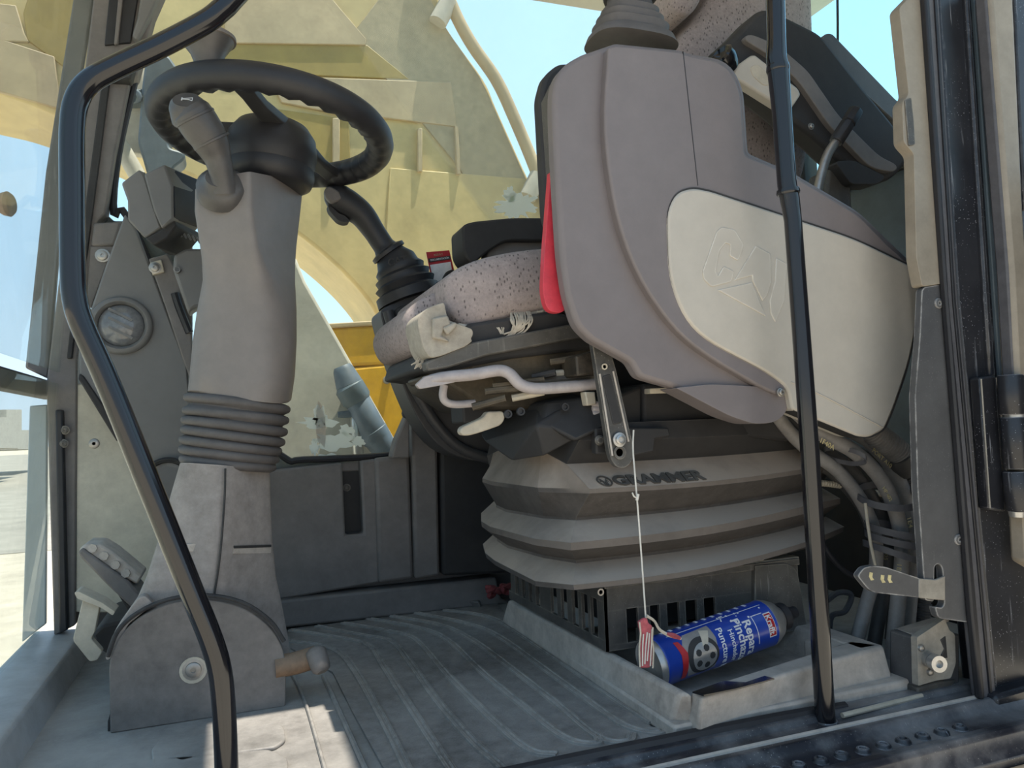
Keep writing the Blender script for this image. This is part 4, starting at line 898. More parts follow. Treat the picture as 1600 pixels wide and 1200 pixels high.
def ctext(s, a0, h0, hgt, m='white', bold=0.0, sx=1.0): return text('printed_text', s, M[m], None, (1, 0, 0), (0, 1, 0), hgt, bodyc, .0003, warp(a0, h0), bold, sx, 'LEFT')
Lc = L
patch('red_badge', 'white', [(46, Lc*.905), (46, Lc*.99-.004), (-14, Lc*.99-.004), (-14, Lc*.905)], .0003)
patch('red_badge', 'redp', [(43, Lc*.91), (43, Lc*.985-.004), (-11, Lc*.985-.004), (-11, Lc*.91)], .0006)
text('printed_text', 'Krafft', M['white'], None, (1, 0, 0), (0, 1, 0), .015, bodyc, .0003, lambda x, y, e: canp(radians(40)-x/R_, Lc*.948-.004+y, .0009+e), .02, .9, 'LEFT')
for q in ([(48, Lc*.80), (50, Lc*.80), (50, Lc*.905), (48, Lc*.905)], [(50, Lc*.80), (50, Lc*.806), (-20, Lc*.806), (-20, Lc*.80)], [(72, .02), (74, .02), (74, Lc-.01), (72, Lc-.01)]):
    patch('print_line', 'white', q, .0004)
ctext('Repara', 46, Lc*.735, .022, bold=.02, sx=.95); ctext('Pinchazos', 58, Lc*.655, .022, bold=.02, sx=.95)
ctext('Hinchador', 38, Lc*.575, .013, bold=.01); ctext('Puncture Repair', 50, Lc*.49, .016, bold=.015)
rr = random.Random(9)
for k in range(16): ctext('\u2022', rr.uniform(50, 84), rr.uniform(.55, .95)*Lc, rr.uniform(.008, .016))
for k in range(11): ctext('IlIIlI', 104-k*.4, Lc*(.10+.075*k), .007)
# picture: dark wheel on the print
def disc(name, m, a0, h0, r, e, n=28, r2=None):
    pts = [(a0+math.degrees(r*cos(2*pi*k/n)/R_), h0+r*sin(2*pi*k/n)) for k in range(n)]
    return patch(name, m, pts, e)
patch('picture_band', 'hoseg', [(62, Lc*.20), (66, Lc*.43), (30, Lc*.44), (-40, Lc*.40), (-40, Lc*.16), (30, Lc*.14)], .0003)
disc('picture_tyre', 'black', 2, Lc*.30, .030, .0005); disc('picture_rim', 'alu', -2, Lc*.31, .023, .0007)
for k in range(5):
    a = 2*pi*k/5+.4; q = .014
    pts = [(-2+math.degrees((q*cos(a)+.0055*cos(b))/R_), Lc*.31+q*sin(a)+.0055*sin(b)) for b in [2*pi*j/8 for j in range(8)]]
    patch('picture_spoke_gap', 'black', pts, .0009)
patch('picture_hand', 'tan', [(60, Lc*.34), (52, Lc*.41), (24, Lc*.36), (22, Lc*.31)], .0008)
patch('red_stripe', 'redp', [(52, Lc*.10), (50, Lc*.14), (20, Lc*.175), (-40, Lc*.14), (-40, Lc*.10), (20, Lc*.12)], .0007)

# ---------------------------------------------------------------- hanging string and tag
P = [at(x, y, Y=q) for x, y, q in ((990,672,1.05),(989,700,1.045),(992,740,1.035),(997,800,1.03),(1003,880,1.03),(1009,966,1.03))]
sg = thing('hanging_tag', 'red and white twisted tag hanging on a white string before the vented box', 'tag', P[-1])
MB().add(*g_tube(P, .0013, 6, 4)).build('string', M['string'], sg)
MB().add(*g_tube([at(997, 778, Y=1.03), at(991, 776, Y=1.028), at(988, 770, Y=1.027)], .0012, 5, 3)).build('string_knot', M['string'], sg)
MB().add(*g_tube([at(997, 772, Y=1.03), at(995, 782, Y=1.029)], .0022, 6)).build('string_knot', M['string'], sg)
tg_ = slab('tag_body', M['tagm'], [(1006,966),(1012,966),(1014,974),(1020,978),(1019,1000),(1021,1012),(1020,1040),(1014,1044),(1001,1044),(1000,1010),(1002,992),(998,972)], 1.02, .006, sg, bevel=.002)
rr = random.Random(2)
for k in range(4):
    x = 1003+k*4
    MB().add(*g_tube([at(x+rr.uniform(-1, 1), 1036+rr.uniform(-5, 5), Y=1.019), at(x+2+rr.uniform(-1, 2), 1010, Y=1.0185), at(x+3+rr.uniform(-1, 3), 985+rr.uniform(-5, 8), Y=1.019)], .0011, 5, 3)).build('white_strand', M['string'], tg_)
MB().add(*g_tube([at(x, y, Y=1.018) for x, y in ((999,972),(1001,990),(999,1012),(1000,1042))], .0014, 5, 3)).build('torn_edge', M['thread'], tg_)
MB().add(*g_tube([at(x, y, Y=1.018) for x, y in ((1020,980),(1019,1000),(1021,1014),(1020,1044))], .0014, 5, 3)).build('torn_edge', M['thread'], tg_)
MB().add(*g_tube([at(x, y, Y=1.028) for x, y in ((1010,962),(1022,970),(1030,983),(1044,992),(1064,998))], [.0025, .002, .0022, .003, .002], 6)).build('string_end', M['thread'], sg)
MB().add(*g_tube([at(x, y, Y=1.026) for x, y in ((1042,990),(1052,993),(1062,997))], [.002, .0045, .003], 6)).build('tag_scrap', M['tagm'], sg)
# ================================================================ STEERING COLUMN
sc_ = thing('steering_column', 'dusty grey steering column with ribbed rubber boot on the cab floor', 'column', V((-.05, 1.45, 0)))
def quadring(L, NR, FR, YL, YN, YF, r, back=.20, n=6):
    """rounded four-sided ring: near-left, near-right, far-right seen in the photo; far-left hidden"""
    a, b, c = at(L[0], L[1], Y=YL), at(NR[0], NR[1], Y=YN), at(FR[0], FR[1], Y=YF)
    d = a+(c-b)+V((-.0, .03, 0)); d = V((a.x+.015, c.y+.03, (a.z+c.z)/2))
    K = [a, b, c, d]; out = []
    for i in range(4):
        p, q, s = K[i-1], K[i], K[(i+1) % 4]
        t1 = min(r, (p-q).length*.46)/(p-q).length; t2 = min(r, (s-q).length*.46)/(s-q).length
        A_, B_ = q+(p-q)*t1, q+(s-q)*t2
        for k in range(n):
            t = k/(n-1); out.append(A_*((1-t)**2)+q*(2*t*(1-t))+B_*(t*t))
    return out
yl, yn, yf = 1.42, 1.385, 1.50
up = [quadring((312,280),(390,268),(470,284),yl,yn-.01,yf+.03,.008),
      quadring((304,296),(391,284),(475,296),yl,yn-.012,yf+.03,.008),
      quadring((303,330),(392,328),(472,330),yl,yn-.012,yf+.03,.010),
      quadring((310,376),(400,385),(466,385),yl,yn-.010,yf+.03,.012),
      quadring((313,405),(408,412),(466,412),yl,yn-.006,yf+.02,.020),
      quadring((312,435),(418,440),(470,440),yl,yn,yf+.01,.036),
      quadring((300,483),(430,488),(477,484),yl,yn,yf,.055),
      quadring((293,530),(436,540),(477,530),yl,yn,yf,.06),
      quadring((288,580),(436,596),(473,584),yl,yn,yf,.06),
      quadring((285,606),(434,628),(466,624),yl,yn,yf,.06),
      quadring((292,610),(430,632),(460,628),yl,yn,yf,.06)]
MB().add(*g_loft(up)).build('upper_shroud', M['column'], sc_, angle=40)
# ribbed boot: pairs of (left, right) pixel edges of ribs and grooves
prof = []
ys = [(621,640),(641,657),(656,675),(671,691),(687,705),(702,718),(717,730)]
lx = [286,284,282,281,279,278,279]; rx = [454,452,450,446,441,437,432]
Cn = []
for i in range(7):
    yl_, yr_ = ys[i]; l, r_ = lx[i], rx[i]
    for dy, ins in ((-8, 9), (-5, 2), (-2, 0), (2, 0), (5, 2), (8, 9)):
        Cn.append(((l+ins, yl_+dy), (r_-ins, yr_+dy)))
rg = []
for (a, b) in Cn:
    A_, B_ = at(*a, Y=1.47), at(*b, Y=1.47); c = (A_+B_)/2; h = (B_-A_)/2
    rg.append([c+h*cos(2*pi*k/36)+V((0, -.085*sin(2*pi*k/36)*h.length/.1, 0)) for k in range(36)])
MB().add(*g_loft(rg)).build('rubber_boot', M['rubber'], sc_, angle=60)
# lower shroud
lo = [quadring((276,722),(352,727),(432,737),1.41,1.385,1.48,.03), quadring((262,770),(352,776),(433,776),1.41,1.38,1.48,.03),
      quadring((243,840),(345,846),(436,842),1.40,1.37,1.48,.03), quadring((224,900),(338,906),(442,898),1.39,1.37,1.48,.03),
      quadring((200,955),(330,962),(452,948),1.39,1.37,1.49,.03), quadring((178,1005),(325,1018),(462,1000),1.39,1.37,1.49,.03),
      quadring((166,1032),(322,1050),(465,1030),1.39,1.37,1.49,.03)]
ls_ = MB().add(*g_loft(lo)).build('lower_shroud', M['column_dusty'], sc_, angle=40)
def onsh(pts, Y): return [at(x, y, Y=Y) for x, y in pts]
MB().add(*g_tube(pxy([(352,732,1.386),(351,776,1.3805),(346,846,1.3735),(341,890,1.3735),(335,928,1.3735)]), .0019, 5, 4)).build('centre_seam', M['black'], ls_)
slab('slot', M['tray'], [(284,851),(308,849),(310,862),(282,862)], 1.381, .02, ls_, bevel=.001)
q_ = pxy([(366,854,1.391),(424,852,1.461),(423,864,1.461),(364,865,1.389)])
raw('slot', *g_prism(q_, [p+V((-.006, .012, 0)) for p in q_]), M['tray'], ls_)
q_ = pxy([(366,853,1.390),(424,851,1.460),(424,855,1.460),(366,857,1.390)])
raw('slot_edge', *g_prism(q_, [p+V((-.006, .012, 0)) for p in q_]), M['black'], ls_)
dm = rnd([(172,1146),(170,1032),(186,994),(216,964),(262,942),(320,935),(376,946),(418,974),(440,1006),(447,1036),(446,1104)], [3,20,24,24,24,24,24,24,24,20,4])
dpl = slab('foot_cover', M['dome'], dm, 1.36, .03, sc_, bevel=.006, seg=3)
screw(dpl, 302, 1047, 1.357, .0125, 'steel')
MB().add(*g_lathe(at(302, 1047, Y=1.36), (0, -1, 0), [(-.002, .021), (.0015, .021), (.002, .014)], 20)).build('screw_washer', M['tan'], dpl)
MB().add(*g_tube([at(x, y, Y=1.357) for x, y in ((168,1026),(184,986),(216,957),(262,937),(320,930),(378,941),(422,970),(444,1002))], .0035, 8, 4)).build('arch_lip', M['black'], dpl)
slab('skirt', M['column_dusty'], rnd([(214,936),(226,930),(240,944),(200,976),(178,1024),(168,1033),(164,1028),(180,984)], 6), 1.365, .05, sc_, bevel=.003)
slab('foot_bracket', M['black'], [(168,1128),(176,1100),(176,1148),(168,1146)], 1.372, .03, sc_, bevel=.002)
# release pedal stub on the right of the foot
MB().add(*g_tube([at(x, y, Y=1.37) for x, y in ((430,1042),(462,1036),(494,1026))], .0185, 14)).build('pedal_rod', M['rust'], sc_)
p0, p1 = at(492, 1016, Y=1.36), at(504, 1050, Y=1.34); L = (p1-p0).length
MB().add(*g_lathe(p0, p1-p0, [(-.004, .010), (0, .016), (.006, .018), (L-.01, .0165), (L-.004, .015), (L, .010)], 10)).build('pedal_knob', M['dome'], sc_)
# stalk
q = [at(x, y, Y=d) for x, y, d in ((350,300,1.385),(346,270,1.372),(338,242,1.365),(326,216,1.355),(314,198,1.35),(301,178,1.345),(294,168,1.342))]
MB().add(*g_lathe(at(347, 296, Y=1.40), (-.15, -1, .45), [(-.01, .043), (.012, .041), (.017, .034), (.024, .026), (.032, .022)], 28)).build('stalk_socket', M['stalk'], sc_, angle=50)
sk = MB().add(*g_tube(q, [.023, .0195, .022, .029, .032, .033, .032, .027], 24, 6)).build('indicator_stalk', M['stalk'], sc_, angle=60)
for i, (x, y, d, r_) in enumerate(((331,221,1.357,.0345), (305,184,1.346,.0362))):
    dv = (q[-1]-q[2]).normalized(); MB().add(*g_lathe(at(x, y, Y=d)-dv*.002, dv, [(0, r_*.85), (.0005, r_*.94), (.004, r_*.94), (.0045, r_*.85)], 28)).build('stalk_ring', M['stalk'], sk)
ce = q[-1]; dv = V((-.12, -.78, .60)).normalized()
hb = MB().add(*g_lathe(ce-dv*.004, dv, [(-.02, .030), (.004, .030), (.012, .027), (.016, .0225), (.018, .0215), (.017, .018), (.0175, .004)], 28)).build('horn_button', M['stalk'], sk, angle=50)
ho = ce+dv*.0146; xd = dv.cross(V((0, 0, 1))).normalized()*-1; yd = dv.cross(xd).normalized()
if yd.z < 0: yd = -yd
hn = MB()
for pts in ([(-.008,-.004),(-.006,-.004),(-.006,.004),(-.008,.004)], [(-.006,-.001),(.004,-.002),(.009,-.005),(.009,-.0035),(.004,-.0005),(-.006,.0005)], [(-.006,.001),(.009,.0042),(.009,.0052),(-.006,.002)], [(.0085,-.005),(.0095,-.005),(.0095,.0052),(.0085,.0052)]):
    hn.add(*g_prism([ho+xd*a+yd*b for a, b in pts], [ho+xd*a+yd*b+dv*.0008 for a, b in pts]))
hn.build('horn_symbol', M['white'], sk, smooth=False)

# ================================================================ STEERING WHEEL
wc = at(429, 207, Y=1.5); tx = V((1, 0, -.115)).normalized(); tyv = V((0, 1, -.06)).normalized(); tz = tx.cross(tyv)
WR = .203
wh = thing('steering_wheel', 'black three spoke steering wheel with finger grips and spinner knob', 'steering wheel', wc-tz*.09)
def wpt(a, r_=WR, h=0): return wc+tx*(r_*cos(a))+tyv*(r_*sin(a))+tz*h
rings = []
for k in range(144):
    a = 2*pi*k/144; ringp = []
    rad_d = tx*cos(a)+tyv*sin(a)
    for j in range(14):
        b = 2*pi*j/14; rr_ = .0262
        inner = max(0, -cos(b)*.8-sin(b)*.6)
        rr_ -= .0062*inner*(.5+.5*cos(a*36))
        ringp.append(wc+rad_d*(WR-.004+rr_*cos(b))+tz*(rr_*sin(b)))
    rings.append(ringp)
vs, fs = g_loft(rings, cap=False); n = 14; m_ = 144
for i in range(n): fs.append([(m_-1)*n+i, (m_-1)*n+(i+1) % n, (i+1) % n, i])
MB().add(vs, fs).build('rim', M['black_rubber'], wh, angle=80)
ax_ = V((.10, .02, 1)).normalized()
hc = at(424, 240, Y=1.5)
hub = MB().add(*g_lathe(hc, ax_, [(-.050, .045), (-.048, .070), (-.030, .081), (.0, .085), (.030, .080), (.050, .066), (.058, .050), (.060, .02)], 36)).build('hub', M['black_rubber'], wh, angle=50)
MB().add(*g_lathe(hc-ax_*.03, ax_, [(-.035, .066), (-.028, .078), (-.012, .083), (.0, .082)], 36)).build('hub_skirt', M['black_rubber'], wh, angle=50)
def spoke(ang, hang, wdt=.020):
    a = wpt(ang, WR-.012, -.006); b = hc+(tx*cos(hang)+tyv*sin(hang))*.062+ax_*.035
    mid = (a+b)/2+V((0, 0, -.004)); d = (b-a).normalized(); s = d.cross(V((0, 0, 1))).normalized(); up_ = s.cross(d)
    R = []
    for p, w2, t in ((a, wdt*1.1, .010), (a+(mid-a)*.5, wdt*.95, .009), (mid, wdt, .009), (b, wdt*1.35, .010), (b+d*.02, wdt*1.35, .010)):
        R.append([p+s*x+up_*y for x, y in ((-w2, -t*.5), (-w2*.9, -t), (w2*.9, -t), (w2, -t*.5), (w2, t), (-w2, t))])
    MB().add(*g_loft(R)).build('spoke', M['spoke'], wh, bevel=.003)
spoke(radians(-109), radians(-88), .0155); spoke(radians(48), radians(30), .018); spoke(radians(172), radians(172), .016)
kc = wpt(radians(-127), WR-.012, .02)
kt = at(324, 66, Y=kc.y)
kd = (kt-kc).normalized(); kL = (kt-kc).length
MB().add(*g_lathe(kc, kd, [(0, .020), (kL*.3, .024), (kL*.55, .028), (kL*.8, .036), (kL*1.02, .043), (kL*1.12, .045), (kL*1.22, .043), (kL*1.36, .033), (kL*1.44, .018), (kL*1.46, .004)], 28)).build('spinner_knob', M['stalk'], wh, angle=50)
MB().add(*g_lathe(kc, kd, [(kL*1.02, .0435), (kL*1.04, .0462), (kL*1.16, .0462), (kL*1.18, .0435)], 36)).build('knob_rim', M['dome'], wh, angle=50)

# ================================================================ GRAB RAILS
gr = MB().add(*g_tube([at(x, y, Y=.99) for x, y in ((505,-820),(500,-400),(478,-190),(430,-80),(365,-4),(345,16),(318,36),(250,72),(178,106),(140,128),(120,156),(113,200),(113,300),(114,420),(118,470),(130,510),(170,600),(235,762),(298,920),(330,1000),(344,1050),(350,1110),(354,1200),(356,1290))], .0136, 18, 6)).build('grab_rail', M['paint'])
tag(gr, 'bent glossy black grab rail before the steering column', 'grab rail')
po = thing('door_post', 'straight glossy black post standing on the door sill before the console', 'post', at(1290, 1132, Y=.93))
rings = []
for x, y, hw in ((1172,-880,13),(1210,-60,15.5),(1213,60,15.5),(1213,92,17),(1216,108,18),(1222,180,16),(1228,270,15.5),(1230,290,16),(1234,310,16),(1239,345,14.5),(1252,520,15),(1265,700,15.5),(1278,920,16),(1290,1130,16.5)):
    c = at(x, y, Y=.93); r_ = hw/FPX*(c-EYE).dot(FW)*.93
    rings.append([c+V((cos(2*pi*k/16+pi/16)*r_, sin(2*pi*k/16+pi/16)*r_, 0)) for k in range(16)])
MB().add(*g_loft(rings)).build('post_tube', M['paint'], po, angle=30)
for y0, y1, x in ((102, 112, 1215), (296, 304, 1231)):
    c0_, c1_ = at(x, y0, Y=.93), at(x+1, y1, Y=.93)
    MB().add(*g_lathe(c1_, c0_-c1_, [(0, .0165), (.003, .0175), ((c0_-c1_).length, .0165)], 20)).build('collar', M['paint'], po)
MB().add(*g_lathe(at(1291, 1136, Y=.93), (0, 0, 1), [(0, .022), (.005, .020), (.010, .016)], 20)).build('foot_weld', M['pillar'], po)

# ================================================================ FLOOR MAT
mt_px = [(452,980),(640,952),(775,940),(790,958),(785,976),(1040,1150),(985,1178),(900,1215),(640,1260),(600,1200),(550,1110),(520,1050),(454,1012)]
P = [at(x, y, Z=.004) for x, y in mt_px]
mt = thing('floor_mat', 'ribbed black rubber floor mat between the column and the tray', 'mat', at(700, 1060, Z=0))
raw('mat_sheet', *g_prism(P, [p-V((0, 0, .0035)) for p in P]), M['matrub'], mt, smooth=False)
ribs = [[(454,1003),(495,1008),(532,1022),(562,1061),(605,1139),(650,1230)],
 [(454,985),(500,992),(560,1003),(584,1016),(601,1044),(657,1131),(700,1196),(720,1225)],
 [(495,979),(566,993),(612,1003),(640,1035),(683,1096),(740,1161),(774,1191),(800,1215)],
 [(536,974),(605,986),(650,1000),(701,1057),(770,1126),(826,1172),(870,1180)],
 [(575,967),(657,982),(701,1001),(753,1050),(813,1100),(880,1152),(930,1163),(935,1150)],
 [(612,963),(692,978),(748,1006),(813,1055),(870,1100),(935,1153),(980,1160),(988,1148)],
 [(650,958),(727,974),(779,994),(860,1052),(950,1118),(990,1140),(1030,1146),(1038,1136)],
 [(694,954),(748,961),(790,976),(880,1036),(960,1092),(1020,1130)]]
for rb in ribs:
    path = spline([at(x, y, Z=.004) for x, y in rb], 5); vs = []; fs = []
    sec = [(-.008, -.001), (-.0065, .0035), (-.003, .0040), (-.002, .0022), (.002, .0022), (.003, .0040), (.0065, .0035), (.008, -.001)]; rr_ = []
    for i, p in enumerate(path):
        d = (path[min(i+1, len(path)-1)]-path[max(0, i-1)]); d.z = 0; d.normalize(); s = V((d.y, -d.x, 0))
        rr_.append([p+s*a+V((0, 0, b)) for a, b in sec])
    MB().add(*g_loft(rr_)).build('rib', M['ribm'], mt, angle=50)
# raised pads in the floor by the column
fpad = [[(236,1176),(252,1158),(300,1150),(430,1134),(444,1140),(447,1160),(430,1172),(300,1190),(240,1205)], [(180,1240),(188,1200),(230,1192),(420,1176),(450,1190),(450,1240)], [(300,1215),(440,1192),(470,1196),(470,1230)]]
flo = bpy.data.objects['floor']
for pts in fpad[:2]:
    Q = [at(x, y, Z=.001) for x, y in rnd(pts, 6)]
    raw('raised_pad', *g_prism([p+V((0, 0, .005)) for p in Q], [p-V((0, 0, .001)) for p in Q]), M['floor'], flo, bevel=.003)
MB().add(*g_tube([at(x, y, Z=.002) for x, y in ((455,1050),(478,1100),(510,1210))], .003, 6)).build('floor_bead', M['floor'], flo)
MB().add(*g_tube([at(x, y, Z=.002) for x, y in ((505,1056),(530,1110),(575,1210))], .004, 6)).build('floor_bead', M['floor'], flo)
hx = lambda x, y: [(x-26, y), (x-18, y-9), (x+14, y-11), (x+26, y-2), (x+16, y+8), (x-16, y+10)]
for x, y in ((1045, 1164), (995, 1176), (940, 1186), (885, 1198), (1020,1150)):
    Q = [at(a, b, Z=.001) for a, b in hx(x, y)]
    raw('hex_pad', *g_prism([p+V((0, 0, .004)) for p in Q], [p-V((0, 0, .001)) for p in Q]), M['floor'], flo, bevel=.002)
# kick block and red rag at the far end of the mat
kb_ = prismz('kick_block', 'dark', [tuple(at(x, y, Z=0))[:2] for x, y in ((722,947),(752,951),(754,939),(728,938))], [at(x, y, Z=.018) for x, y in ((723,938),(748,941),(752,931),(730,930))], None, bevel=.003)
tag(kb_, 'small dark block on the floor at the far wall', 'block')
rg_ = MB(); rr = random.Random(8)
for k in range(9):
    x, y = 772+rr.uniform(-8, 18), 922+rr.uniform(-5, 7)
    rg_.add(*g_tube([at(x+rr.uniform(-8, 8), y+rr.uniform(-4, 4), Y=1.79+rr.uniform(-.02, .02)) for _ in range(4)], .006, 7, 4))
o = rg_.build('red_rag', M['ragm']); tag(o, 'crumpled red rag on the floor in the far corner by the vented box', 'rag')

# ================================================================ PEDALS
pd = thing('foot_pedal', 'ribbed grey foot pedal tilted up beside the column', 'pedal', at(190, 960, Y=1.60))
def quadslab(name, m, pts, ys, d, par, **k):
    near = [at(x, y, Y=q) for (x, y), q in zip(pts, ys)]
    nrm = (near[1]-near[0]).cross(near[2]-near[0]).normalized()
    return raw(name, *g_prism(near, [p+nrm*d for p in near]), M[m], par, **k)
near = px([(121,862),(128,868),(172,920),(215,956),(226,950),(206,908),(140,858),(128,852)], 1.56)
slab('pedal_plate', M['dark'], [(121,864),(128,856),(200,908),(220,930),(214,958),(168,915),(128,874)], 1.56, .10, pd, bevel=.004)
slab('pedal_pad', M['tray'], [(122,860),(132,850),(156,850),(176,862),(205,886),(222,900),(214,914),(128,862)], 1.57, .09, pd, bevel=.004)
for i, (x, y) in enumerate(((150,854),(168,866),(186,880),(202,893))):
    MB().add(*g_tube([at(x-6, y+3, Y=1.565), at(x+8, y-4, Y=1.655)], .008, 7)).build('pad_rib', M['tray'], pd)
slab('pedal_arm', M['black'], [(172,910),(216,944),(226,975),(200,955)], 1.58, .03, pd, bevel=.003)
pb = thing('pedal_bracket', 'beige painted bent pedal bracket standing on the front ledge', 'bracket', at(165, 1032, Y=1.50))
slab('bracket_stem', M['tan'], rnd([(130,934),(156,946),(148,988),(142,998),(160,1018),(152,1032),(140,1034),(116,1004),(114,998)], 4), 1.50, .02, pb, bevel=.003)
slab('bracket_top', M['tan'], rnd([(116,926),(122,924),(160,942),(180,956),(176,962),(158,950),(120,935)], 2), 1.49, .05, pb, bevel=.002)
fo = slab('floor_cover', M['black'], [(142,992),(160,976),(210,966),(206,1040),(176,1030),(150,1010)], 1.56, .20, bevel=.006)
tag(fo, 'black angular cover on the floor behind the beige bracket', 'cover')

# ================================================================ MONITOR and side strip
mo = thing('monitor', 'dark grey hooded display monitor left of the steering column', 'monitor', at(250, 395, Y=1.62))
wedge('housing', M['frontpanel'], [(224,272),(257,256),(270,291),(271,342),(252,358),(240,330)], 1.60, [(262,288),(311,280),(316,300),(314,352),(300,368),(276,345)], 1.74, mo, bevel=.004)
wedge('screen', M['screen'], [(258,259),(264,280),(272,292),(273,338),(270,342)], 1.603, [(313,282),(316,292),(318,310),(316,352),(313,358)], 1.735, mo, bevel=.002)
wedge('back_shell', M['frontpanel'], [(189,286),(217,264),(226,274),(252,356),(226,373),(199,344),(199,314)], 1.61, [(215,300),(250,282),(258,290),(280,350),(262,366),(232,350),(222,316)], 1.72, mo, bevel=.004)
wedge('lower_shell', M['black'], [(226,372),(252,358),(271,343),(276,352),(262,372),(240,384)], 1.61, [(262,398),(285,388),(310,362),(312,374),(300,388),(276,400)], 1.72, mo, bevel=.003)
for k in range(5):
    a = at(279+k*7.2, 361+k*2.6, Y=1.655)
    MB().add(*g_tube([a, a+V((.006, -.004, -.012))], .0022, 6)).build('vent_slot', M['frontpanel'], mo)
sp_ = slab('side_rail', M['dark'], [(232,404),(262,396),(300,470),(300,600),(285,560),(262,490)], 1.745, .03, bevel=.003, parent=fp)
slab('rail_lug', M['tan'], [(234,410),(252,405),(257,425),(238,430)], 1.738, .01, sp_, bevel=.002); screw(sp_, 242, 418, 1.736, .009)
MB().add(*g_tube([at(x, y, Y=1.735) for x, y in ((273,458),(280,480),(296,520))], .008, 8)).build('rail_handle', M['black_rubber'], sp_)
cb = slab('control_box', M['frontpanel'], [(272,398),(290,388),(330,388),(330,480),(305,480),(294,490),(270,420)], 1.66, .06, bevel=.006)
tag(cb, 'light grey switch box half hidden behind the steering column', 'box')
MB().add(*g_lathe(at(277, 422, Y=1.658), (0, -1, 0), [(0, .007), (.006, .006)], 12)).build('switch', M['trim_grey'], cb)

# ================================================================ RIGHT CONSOLE and joystick
rc = thing('right_console', 'curved black right console carrying the far control lever', 'console', at(720, 720, Y=1.62))
slab('console_body', M['conblk'], rnd([(593,484),(640,462),(700,432),(760,415),(860,430),(860,690),(800,722),(740,722),(690,704),(655,660),(632,610),(604,530)], [10,4,4,4,2,2,20,30,40,40,40,30]), 1.62, .12, rc, bevel=.012, seg=3)
slab('console_inset', M['black'], rnd([(614,482),(650,470),(720,440),(800,440),(800,640),(720,640),(672,600),(640,560)], 12), 1.612, .02, rc, bevel=.005)
MB().add(*g_tube([at(x, y, Y=1.61) for x, y in ((606,486),(622,540),(645,600),(680,660),(720,700),(780,722))], .012, 10)).build('console_edge', M['conblk'], rc)
MB().add(*g_tube([at(x, y, Y=1.614) for x, y in ((622,484),(640,540),(664,590),(690,630))], .004, 8)).build('console_bead', M['black'], rc)
slab('console_top', M['conblk'], [(672,452),(704,428),(716,432),(720,446),(682,462)], 1.60, .03, rc, bevel=.003)
slab('console_leg', M['dark'], [(618,690),(640,640),(640,716),(612,716)], 1.80, .05, rc, bevel=.004)
MB().add(*g_lathe(at(637, 646, Y=1.795), (-.6, -1, 0), [(0, .013), (.01, .012), (.014, .007)], 14)).build('leg_bolt', M['black_rubber'], rc)
js = thing('control_joystick', 'black joystick with ribbed rubber boot on the far console', 'joystick', at(640, 470, Y=1.66))
def el(cx_, cy_, hw, tilt, hd, Y=1.66):
    c = at(cx_, cy_, Y=Y); r_ = hw/FPX*(c-EYE).dot(FW)
    return [c+V((cos(a)*r_*cos(tilt), -sin(a)*hd, cos(a)*r_*sin(tilt)+sin(a)*.006)) for a in [2*pi*k/32 for k in range(32)]]
T_ = radians(17)
bt = [el(640,470,50,T_,.07), el(636,456,50,T_,.07), el(636,452,43,T_,.06), el(633,444,48,T_,.065), el(631,440,41,T_,.058), el(629,432,44,T_,.06), el(627,428,37,T_,.05), el(625,421,39,T_,.053), el(622,415,33,T_,.045), el(618,404,30,T_,.042), el(613,397,24,T_,.032), el(610,392,20,T_,.028)]
jb = MB().add(*g_loft(bt)).build('lever_boot', M['black_rubber'], js, angle=60)
text('boot_lettering', 'CAT', M['black'], at(621, 408, Y=1.612), (1, 0, .26), (-.26, -.2, 1), .022, jb, .0012, bold=.012)
gp_ = [at(x, y, Y=1.66) for x, y in ((608,396),(598,382),(582,358),(566,336),(548,322),(532,312),(520,302),(512,294))]
MB().add(*g_tube(gp_, [.034, .024, .024, .027, .030, .032, .032, .024, .010], 18)).build('grip', M['black_rubber'], js, angle=60)
jc = at(607, 394, Y=1.66); MB().add(*g_lathe(jc, gp_[1]-gp_[0], [(-.006, .030), (-.004, .040), (.004, .040), (.008, .030)], 28)).build('grip_flange', M['black_rubber'], js)
slab('trigger', M['black'], rnd([(512,318),(522,326),(530,334),(538,336),(548,346),(538,348),(528,344),(514,328)], 4), 1.645, .03, js, bevel=.003)
slab('thumb_pad', M['dark'], rnd([(506,296),(514,289),(530,298),(536,310),(520,318),(509,308)], 6), 1.628, .02, js, bevel=.004)
# card
wa = MB().add(*g_tube([at(1308,-40,X=XR-.01), at(1309,64,X=XR-.01), at(1306,120,X=XR-.01)], .003, 8)).build('wiper_arm', M['black']); tag(wa, 'thin dark wiper arm on the rear window glass', 'wiper')
cd = thing('card', 'red card with black strip and white square standing on far console', 'card', at(690, 440, Y=1.70))
CP = [(666,394),(702,391),(711,428),(708,446),(676,446)]
sh = slab('card_sheet', M['redp'], CP, 1.70, .002, cd, smooth=False)
slab('card_strip', M['black'], [(669,404),(703,399.5),(704.5,405),(670,410)], 1.6985, .001, sh, smooth=False)
slab('white_square', M['white'], [(672,414),(704,409),(710,446),(679,446)], 1.6985, .001, sh, smooth=False)
o1, o2 = at(671, 407.2, Y=1.698), at(703, 402.5, Y=1.698); xd = (o2-o1).normalized(); yd = V((0, -1, 0)).cross(xd)
if yd.z < 0: yd = -yd
text('card_text', 'DOCUMENTACIÓN', M['white'], (o1+o2)/2, xd, yd, .0062, sh, .0006, sx=.82, bold=.01)
text('card_text', 'RESULT', M['boom2'], at(685, 398, Y=1.698), xd, yd, .0065, sh, .0006)
slab('clip', M['black_rubber'], rnd([(692,434),(698,424),(708,420),(715,426),(714,434),(704,440),(694,442)], 3), 1.685, .012, cd, bevel=.003)

